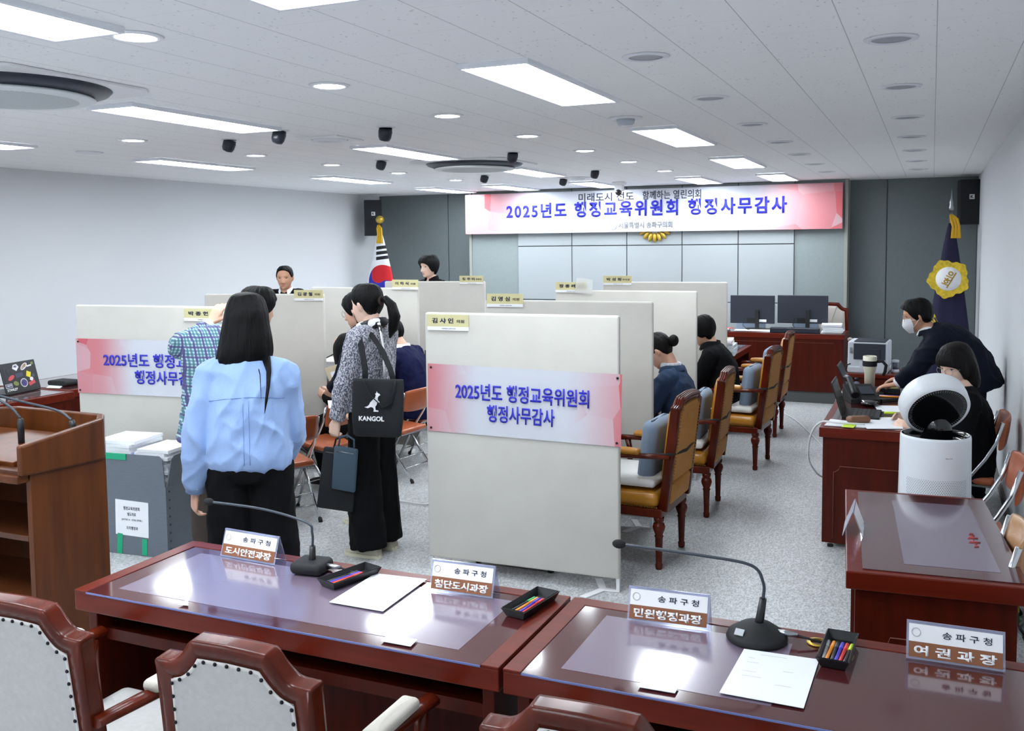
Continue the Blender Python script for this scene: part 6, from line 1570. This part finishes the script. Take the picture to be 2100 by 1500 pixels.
mb = MB(); mb.prism([(a * .115, b * .115) for a, b in kan], 0, .0015, Matrix.Translation((-.0385, .02, .175)) @ RL.to_4x4()); lg = mb.build('animal_print', WHITEP, tb.children[0])
text_mesh('lettering', 'KANGOL', WHITEP, tb.children[0], (-.0395, .03, .105), w=.165, h=.028, rot=RL, bold=.04)
# flat cases hanging from her hand
def handbag(off, size, m, nm, lb, rot):
    b_ = thing(nm, lb, 'bag', (0, 0, 0)); b_.matrix_world = TM @ Matrix.Translation(Vector(off)) @ Euler(rot).to_matrix().to_4x4()
    MB().rbox((0, 0, -size[2] / 2), size, min(.012, size[0] * .45), 2).build('case', m, b_)
    MB().tube([(0, -.05, -.005), (0, -.045, .05), (0, 0, .07), (0, .045, .05), (0, .05, -.005)], .006, 8).build('handle', m, b_)
    MB().tube([(-size[0] / 2 - .001, -size[1] / 2 + .02, -.03), (-size[0] / 2 - .001, size[1] / 2 - .02, -.03)], .0025, 6).build('zip', STEEL, b_)
handbag((-.18, .10, .66), (.03, .22, .36), BAGK, 'laptop_case', 'black laptop case held low by the ponytailed woman', (.12, .1, .35))
handbag((-.23, .035, .685), (.025, .15, .26), mat('blue_grey_canvas', (66, 84, 98), .85, bump=.3, bscale=300), 'document_sleeve', 'blue-grey sleeve held beside the black laptop case', (.1, .0, .15))

# ---- 4 woman in glasses just behind the ponytailed woman
J = joints(STAND, .945, hd=(0, .07, 1.415), nb=(0, .02, 1.29), el=(-.21, .08, .99), wl=(-.13, .20, .90), er=(.2, .1, .99), wr=(.10, .20, .92))
t, M, k = person('woman in glasses and dark jacket holding papers, face showing past the ponytailed woman', (-3.41, 5.38, 0), math.radians(92), J, (.0, 1, -.22), hands=(dict(n=(.6, 0, .6), s=(0, .2, 1), curl=(.5, .6, .4)), dict(n=(-.6, 0, .6), s=(0, .2, 1), curl=(.5, .6, .4))), vox=.006)
garment_legs(t, J, BLKT, 'trousers', .095, .085, .07, (.165, .125), seed=11)
sp = [(0.0, .165, .125, 0), (.6, .165, .125, 0), (2.0, .15, .115, 0), (3.0, .16, .12, .005), (3.6, .165, .1, 0), (4.0, .142, .082, 0), (4.5, .09, .07, 0), (4.9, .066, .06, 0)]
garment_top(t, J, DNAVY, 'jacket', sp, V(0, 0, .74), [.065, .062, .058, .055, .05, .042], seed=3.1)
hair_rings(t, [(0, -.02, .135, .01, .01), (0, -.02, .126, .05, .055), (0, -.018, .10, .078, .082), (0, -.024, .05, .092, .09), (0, -.045, 0, .095, .078), (0, -.055, -.06, .092, .068), (0, -.055, -.125, .08, .06)], HAIR, seed=9, amp=.004, M=M)
h0 = hair_cap(M, .45, .1, -.3, -.6, .016, .02, 0, seed=12).build('fringe', HAIR, t.children[-1])
glasses(t, M, STEEL); shoes(t, J, mat('cream_suede', (200, 194, 176), .8), mat('cream_sole', (226, 222, 196), .6))
WM = Matrix.Translation((-3.29, 5.38, 0)) @ Matrix.Rotation(math.radians(92), 4, 'Z')
cb = thing('clipboard', 'tan folder and white sheets held upright by the woman in glasses', 'papers', (0, 0, 0)); cb.matrix_world = WM @ Matrix.Translation((-.03, .27, .93)) @ Euler((.3, .25, 2.3)).to_matrix().to_4x4() @ Matrix.Scale(.88, 4)
MB().box((0, .004, 0), (.24, .006, .32)).build('folder', mat('kraft_card', (206, 190, 158), .8), cb); MB().box((-.015, .0095, -.025), (.215, .005, .28)).build('white_sheets', PAPER, cb)

# ---- 5 seated person with long dark hair
J = joints(SIT, .93, hd=(0, .12, 1.055), nb=(0, .04, .93), shl=(0, .02, .87), sl=(-.155, .02, .87), sr=(.155, .02, .87), el=(-.19, .08, .66), er=(.19, .08, .66), wl=(-.12, .24, .70), wr=(.12, .24, .70), kl=(-.09, .33, .46), kr=(.09, .33, .46), al=(-.09, .26, .08), ar=(.09, .26, .08))
t, M, k = person('seated person with long dark hair leaning over the desk, mostly hidden behind the ponytailed woman', (-4.00, 6.19, 0), math.radians(90), J, (0, 1, -.5), vox=.009)
sp = [(0.0, .16, .12, 0), (1.0, .165, .125, 0), (2.0, .15, .115, 0), (3.0, .16, .12, .005), (3.6, .165, .1, 0), (4.0, .142, .082, 0), (4.5, .09, .07, 0), (4.9, .066, .06, 0)]
garment_top(t, J, BLKT, 'jacket', sp, None, [.065, .062, .058, .055, .05, .042], seed=4.4, vox=.013); garment_legs(t, J, BLKT, 'trousers', .09, .075, .06, (.165, .125), seed=12, vox=.014)
shoes(t, J, BLACKM, BLACKM)
hair_rings(t, [(0, .10, 1.178, .012, .012), (0, .10, 1.168, .05, .055), (0, .10, 1.14, .08, .085), (0, .105, 1.08, .10, .115), (0, .095, 1.0, .106, .125), (0, .075, .92, .11, .125), (0, .06, .86, .10, .105)], HAIR, seed=14)

# ---- 6 seated man in the navy suit
J = joints(SIT, 1.0, che=(0, .06, .80), shl=(0, .12, .92), nb=(0, .155, .98), hd=(0, .24, 1.10), sl=(-.19, .12, .90), sr=(.19, .12, .90), el=(-.22, .26, .72), er=(.22, .26, .72), wl=(-.12, .42, .77), wr=(.12, .42, .77))
t, M, k = person('seated man in navy suit leaning forward, behind the ponytailed woman', (-3.93, 6.96, 0), math.radians(90), J, (0, 1, -.4), sex='m', vox=.009)
sp = [(0.0, .18, .14, 0), (1.0, .185, .145, 0), (2.0, .18, .14, 0), (3.0, .195, .14, .0), (3.6, .205, .12, 0), (4.0, .18, .095, 0), (4.5, .105, .08, 0), (4.9, .074, .068, 0)]
garment_top(t, J, NAVY, 'suit_jacket', sp, None, [.082, .078, .072, .068, .06, .05], seed=5.5, wr=(.008, (7, 7, 6))); garment_legs(t, J, NAVY, 'trousers', .10, .08, .065, (.18, .135), seed=13, vox=.014)
hair_cap(M, .55, .2, -.25, -.6, .013, .018, 0, seed=15).build('hair', HAIR, t); collar(t, J, SHIRTW, .066, .035); shoes(t, J, BLACKM, BLACKM)

# ---- 7 man in the dark suit at the far left
J = joints(STAND, .985)
t, M, k = person('man in dark suit with receding black hair, head showing above the second left partition', (-6.30, 8.35, 0), math.radians(-163), J, (-.1, 1, -.1), skin=SKIN2, sex='m', hs=1.04, vox=.006)
sp = [(0.0, .185, .14, 0), (1.0, .185, .14, 0), (2.0, .175, .13, 0), (3.0, .19, .13, .0), (3.6, .2, .115, 0), (4.0, .178, .092, 0), (4.5, .105, .078, 0), (4.85, .076, .068, 0)]
garment_top(t, J, BLKT, 'suit_jacket', sp, V(0, 0, .80), [.078, .074, .07, .066, .058, .048], seed=6.1, vox=.012); garment_legs(t, J, BLKT, 'trousers', .10, .085, .075, (.18, .135), seed=14, vox=.014)
hair_cap(M, .70, .40, -.05, -.6, .010, .013, 0, seed=16).build('hair', HAIR, t); collar(t, J, SHIRTW, .062, .038); shoes(t, J, BLACKM, BLACKM)

# ---- 8 short-haired woman in black
J = joints(STAND, 1.045)
t, M, k = person('short-haired woman in black, standing behind the farthest left partition', (-5.03, 9.25, 0), math.radians(160), J, (.1, 1, -.08), skin=SKIN3, vox=.006, hs=1.0)
sp = [(0.0, .17, .125, 0), (1.0, .17, .125, 0), (2.0, .155, .118, 0), (3.0, .165, .122, .0), (3.6, .172, .105, 0), (4.0, .15, .085, 0), (4.5, .092, .072, 0), (4.9, .068, .062, 0)]
garment_top(t, J, BLKT, 'black_top', sp, V(0, 0, .8), [.068, .064, .06, .058, .052, .044], seed=6.6, vox=.012); garment_legs(t, J, BLKT, 'trousers', .10, .09, .08, (.168, .13), seed=15, vox=.014)
hair_cap(M, .38, -.05, -.5, -.85, .024, .034, .012, seed=17).build('hair', HAIR, t); collar(t, J, BLKT, .066, .045); shoes(t, J, BLACKM, BLACKM)

# ---- 9 woman with the bun in a slate-blue suit
J = joints(SIT, .985, pel=(0, 0, .52), wai=(0, .0, .65), che=(0, .02, .79), shl=(0, .05, .925), nb=(0, .07, .98), hd=(0, .155, 1.095), sl=(-.165, .06, .915), sr=(.165, .06, .915), el=(-.21, .17, .70), er=(.21, .17, .70), wl=(-.1, .33, .77), wr=(.1, .33, .77))
t, M, k = person('seated woman with a hair bun and slate-blue suit, head bowed, by the second partition', (-1.575, 6.46, 0), math.radians(90), J, (0, 1, -.75), skin=SKIN, vox=.006)
sp = [(0.0, .165, .13, 0), (1.0, .17, .135, 0), (2.0, .16, .128, 0), (3.0, .168, .128, .0), (3.6, .175, .11, 0), (4.0, .152, .088, 0), (4.5, .092, .074, 0), (4.85, .07, .064, 0)]
garment_top(t, J, SLATE, 'suit_jacket', sp, None, [.07, .068, .062, .06, .054, .044], seed=7.7, wr=(.008, (7, 7, 6))); garment_legs(t, J, SLATE, 'trousers', .092, .076, .064, (.168, .13), seed=16, vox=.014)
hr = hair_cap(M, .58, .3, -.1, -.66, .012, .016, 0, seed=18).build('hair', HAIRB, t)
MB().ell(M @ V(0, -.128, -.005), (.042, .036, .042), 18, 12).build('bun', HAIRB, hr)
nb = J['nb']; MB().tube([nb + V(.066 * math.cos(a), .066 * math.sin(a), .016) for a in [2 * math.pi * j / 24 for j in range(25)]], [(.022, .01)] * 25, 10, lat=(0, 0, 1)).build('neck_scarf', mat('pale_scarf', (206, 208, 216), .6, var=.3, vscale=40), t)
collar(t, J, SLATE, .076, .03, 'jacket_collar', open_=.9, dz=-.01); shoes(t, J, BLACKM, BLACKM)

# ---- 10 person in black seated beyond
J = joints(SIT, .985, pel=(0, 0, .52), wai=(0, -.01, .65), che=(0, .0, .79), shl=(0, .05, .925), nb=(0, .08, .98), hd=(0, .15, 1.10), sl=(-.18, .05, .90), sr=(.18, .05, .90), el=(-.22, .16, .69), er=(.22, .16, .69), wl=(-.1, .33, .77), wr=(.1, .33, .77))
t, M, k = person('person with short black hair in black, seated right of the third partition', (-1.60, 7.95, 0), math.radians(90), J, (0, 1, -.45), vox=.009)
sp = [(0.0, .19, .15, 0), (1.0, .195, .155, 0), (2.0, .185, .15, 0), (3.0, .185, .14, .0), (3.6, .188, .12, 0), (4.0, .162, .095, 0), (4.5, .10, .08, 0), (4.85, .076, .07, 0)]
garment_top(t, J, KNIT, 'black_top', sp, None, [.078, .075, .068, .064, .056, .046], seed=8.8, wr=(.006, (6, 6, 5))); garment_legs(t, J, BLKT, 'trousers', .096, .08, .066, (.18, .14), seed=17, vox=.014)
hair_cap(M, .4, .0, -.5, -.86, .022, .03, .01, seed=19).build('hair', HAIR, t); collar(t, J, KNIT, .07, .04, open_=.3); shoes(t, J, BLACKM, BLACKM)

# ---- 11 masked man leaning on the right-hand desk
J = joints(STAND, 1.0, pel=(0, .0, .93), wai=(0, .07, 1.03), che=(0, .165, 1.11), shl=(0, .255, 1.165), nb=(0, .305, 1.19), hd=(0, .375, 1.295), sl=(-.195, .25, 1.12), sr=(.195, .25, 1.12), el=(-.25, .37, .93), wl=(-.20, .50, .815), er=(.25, .36, .92), wr=(.20, .46, .81),
           hl=(-.09, 0, .90), hr=(.09, 0, .90), kl=(-.10, .03, .49), kr=(.10, .03, .49), al=(-.1, -.02, .08), ar=(.1, -.02, .08))
t, M, k = person('man in white face mask and dark navy suit leaning over the right-hand desk', (.285, 7.5, 0), math.radians(90), J, (-.05, 1, -.22), skin=SKIN2, sex='m', vox=.006,
                 hands=(dict(d=(.05, 1, -.2), n=(0, -.2, -1), s=(1, 0, 0), curl=(.25, .45, .35), spread=.6), dict(d=(0, 1, -.2), n=(0, -.2, -1), s=(-1, 0, 0), curl=(.25, .4, .3), spread=.6)))
sp = [(-.0, .185, .15, 0), (.5, .19, .15, 0), (1.0, .188, .148, 0), (2.0, .185, .142, 0), (3.0, .195, .14, .0), (3.6, .2, .122, 0), (4.0, .18, .1, 0), (4.5, .11, .085, 0), (4.85, .08, .072, 0)]
garment_top(t, J, DNAVY, 'suit_jacket', sp, V(0, -.06, .78), [.082, .078, .072, .068, .06, .048], seed=9.1, wr=(.008, (6, 6, 7)), sl_end=(.9, .9)); garment_legs(t, J, DNAVY, 'trousers', .102, .085, .075, (.178, .135), seed=18, vox=.013)
for S in 'lr': MB().tube([lerp(J['e' + S], J['w' + S], .84), lerp(J['e' + S], J['w' + S], .97)], [.042, .039], 16).build('shirt_cuff', SHIRTW, t)
collar(t, J, SHIRTW, .058, .03, open_=.6, dz=.0); collar(t, J, DNAVY, .072, .026, 'jacket_collar', open_=.9, dz=-.012); hair_cap(M, .52, .2, -.28, -.62, .015, .024, .006, seed=20).build('hair', HAIR, t); shoes(t, J, BLACKM, BLACKM)
MASK = mat('white_mask', (238, 240, 246), .8)
rings = []
for i in range(9):
    zn = lerp(-.06, -.98, i / 8); ring = []
    for j in range(25):
        a = math.pi / 2 + (j / 24 - .5) * 2.3 * (1 - .25 * abs(i / 8 - .4)); p = headpt(a, max(-.93, zn), .006, False); bulge = .026 * (1 - abs(j / 24 - .5) * 2) ** .7 * (1 - abs(i / 8 - .45) * 1.6)
        ring.append(M @ (p + V(0, max(0, bulge), -.006 if i == 8 else 0)))
    rings.append(ring)
mk = MB().loft(rings, False, True, close=False).build('face_mask', MASK, t)
for sx in (-1, 1):
    for z in (-.02, -.075): MB().tube([M @ V(sx * .066, .045, z), M @ V(sx * .078, .02, z * .5 - .01), M @ V(sx * .083, -.012, -.012)], .002, 6).build('ear_loop', MASK, mk)
glasses(t, M, STEEL)
MB().box((-.115, .36, 1.05), (.045, .006, .03)).build('name_badge', SHIRTW, t)

# ---- 12 woman in glasses seated by the right wall
J = joints(SIT, .985, hd=(0, .075, 1.095), nb=(0, .03, .975), shl=(0, .02, .915), sl=(-.165, .02, .905), sr=(.165, .02, .905))
t, M, k = person('dark-haired woman in round glasses and black, seated behind the air purifier', (.215, 6.25, 0), math.radians(97), J, (-.85, 1, -.42), skin=SKIN3, vox=.006)
sp = [(0.0, .19, .15, 0), (1.0, .19, .15, 0), (2.0, .175, .14, 0), (3.0, .178, .13, .0), (3.6, .182, .11, 0), (4.0, .155, .09, 0), (4.5, .10, .078, 0), (4.9, .075, .068, 0)]
garment_top(t, J, KNIT, 'black_coat', sp, None, [.075, .072, .068, .065, .058, .048], seed=10.1, wr=(.006, (6, 6, 5))); garment_legs(t, J, BLKT, 'long_skirt', .12, .115, .10, (.185, .15), seed=19, vox=.013)
hair_rings(t, [(0, -.018, .136, .01, .01), (0, -.018, .127, .05, .055), (0, -.016, .10, .080, .084), (0, -.022, .05, .096, .092), (0, -.038, 0, .10, .08), (0, -.045, -.06, .10, .075), (0, -.045, -.12, .098, .072), (0, -.04, -.155, .085, .062)], HAIRB, seed=21, M=M)
hr = t.children[-1]; hair_cap(M, .22, -.1, -.75, -.8, .016, .02, .006, seed=22).build('fringe', HAIRB, hr)
glasses(t, M, STEEL, 'glasses'); shoes(t, J, BLACKM, BLACKM)
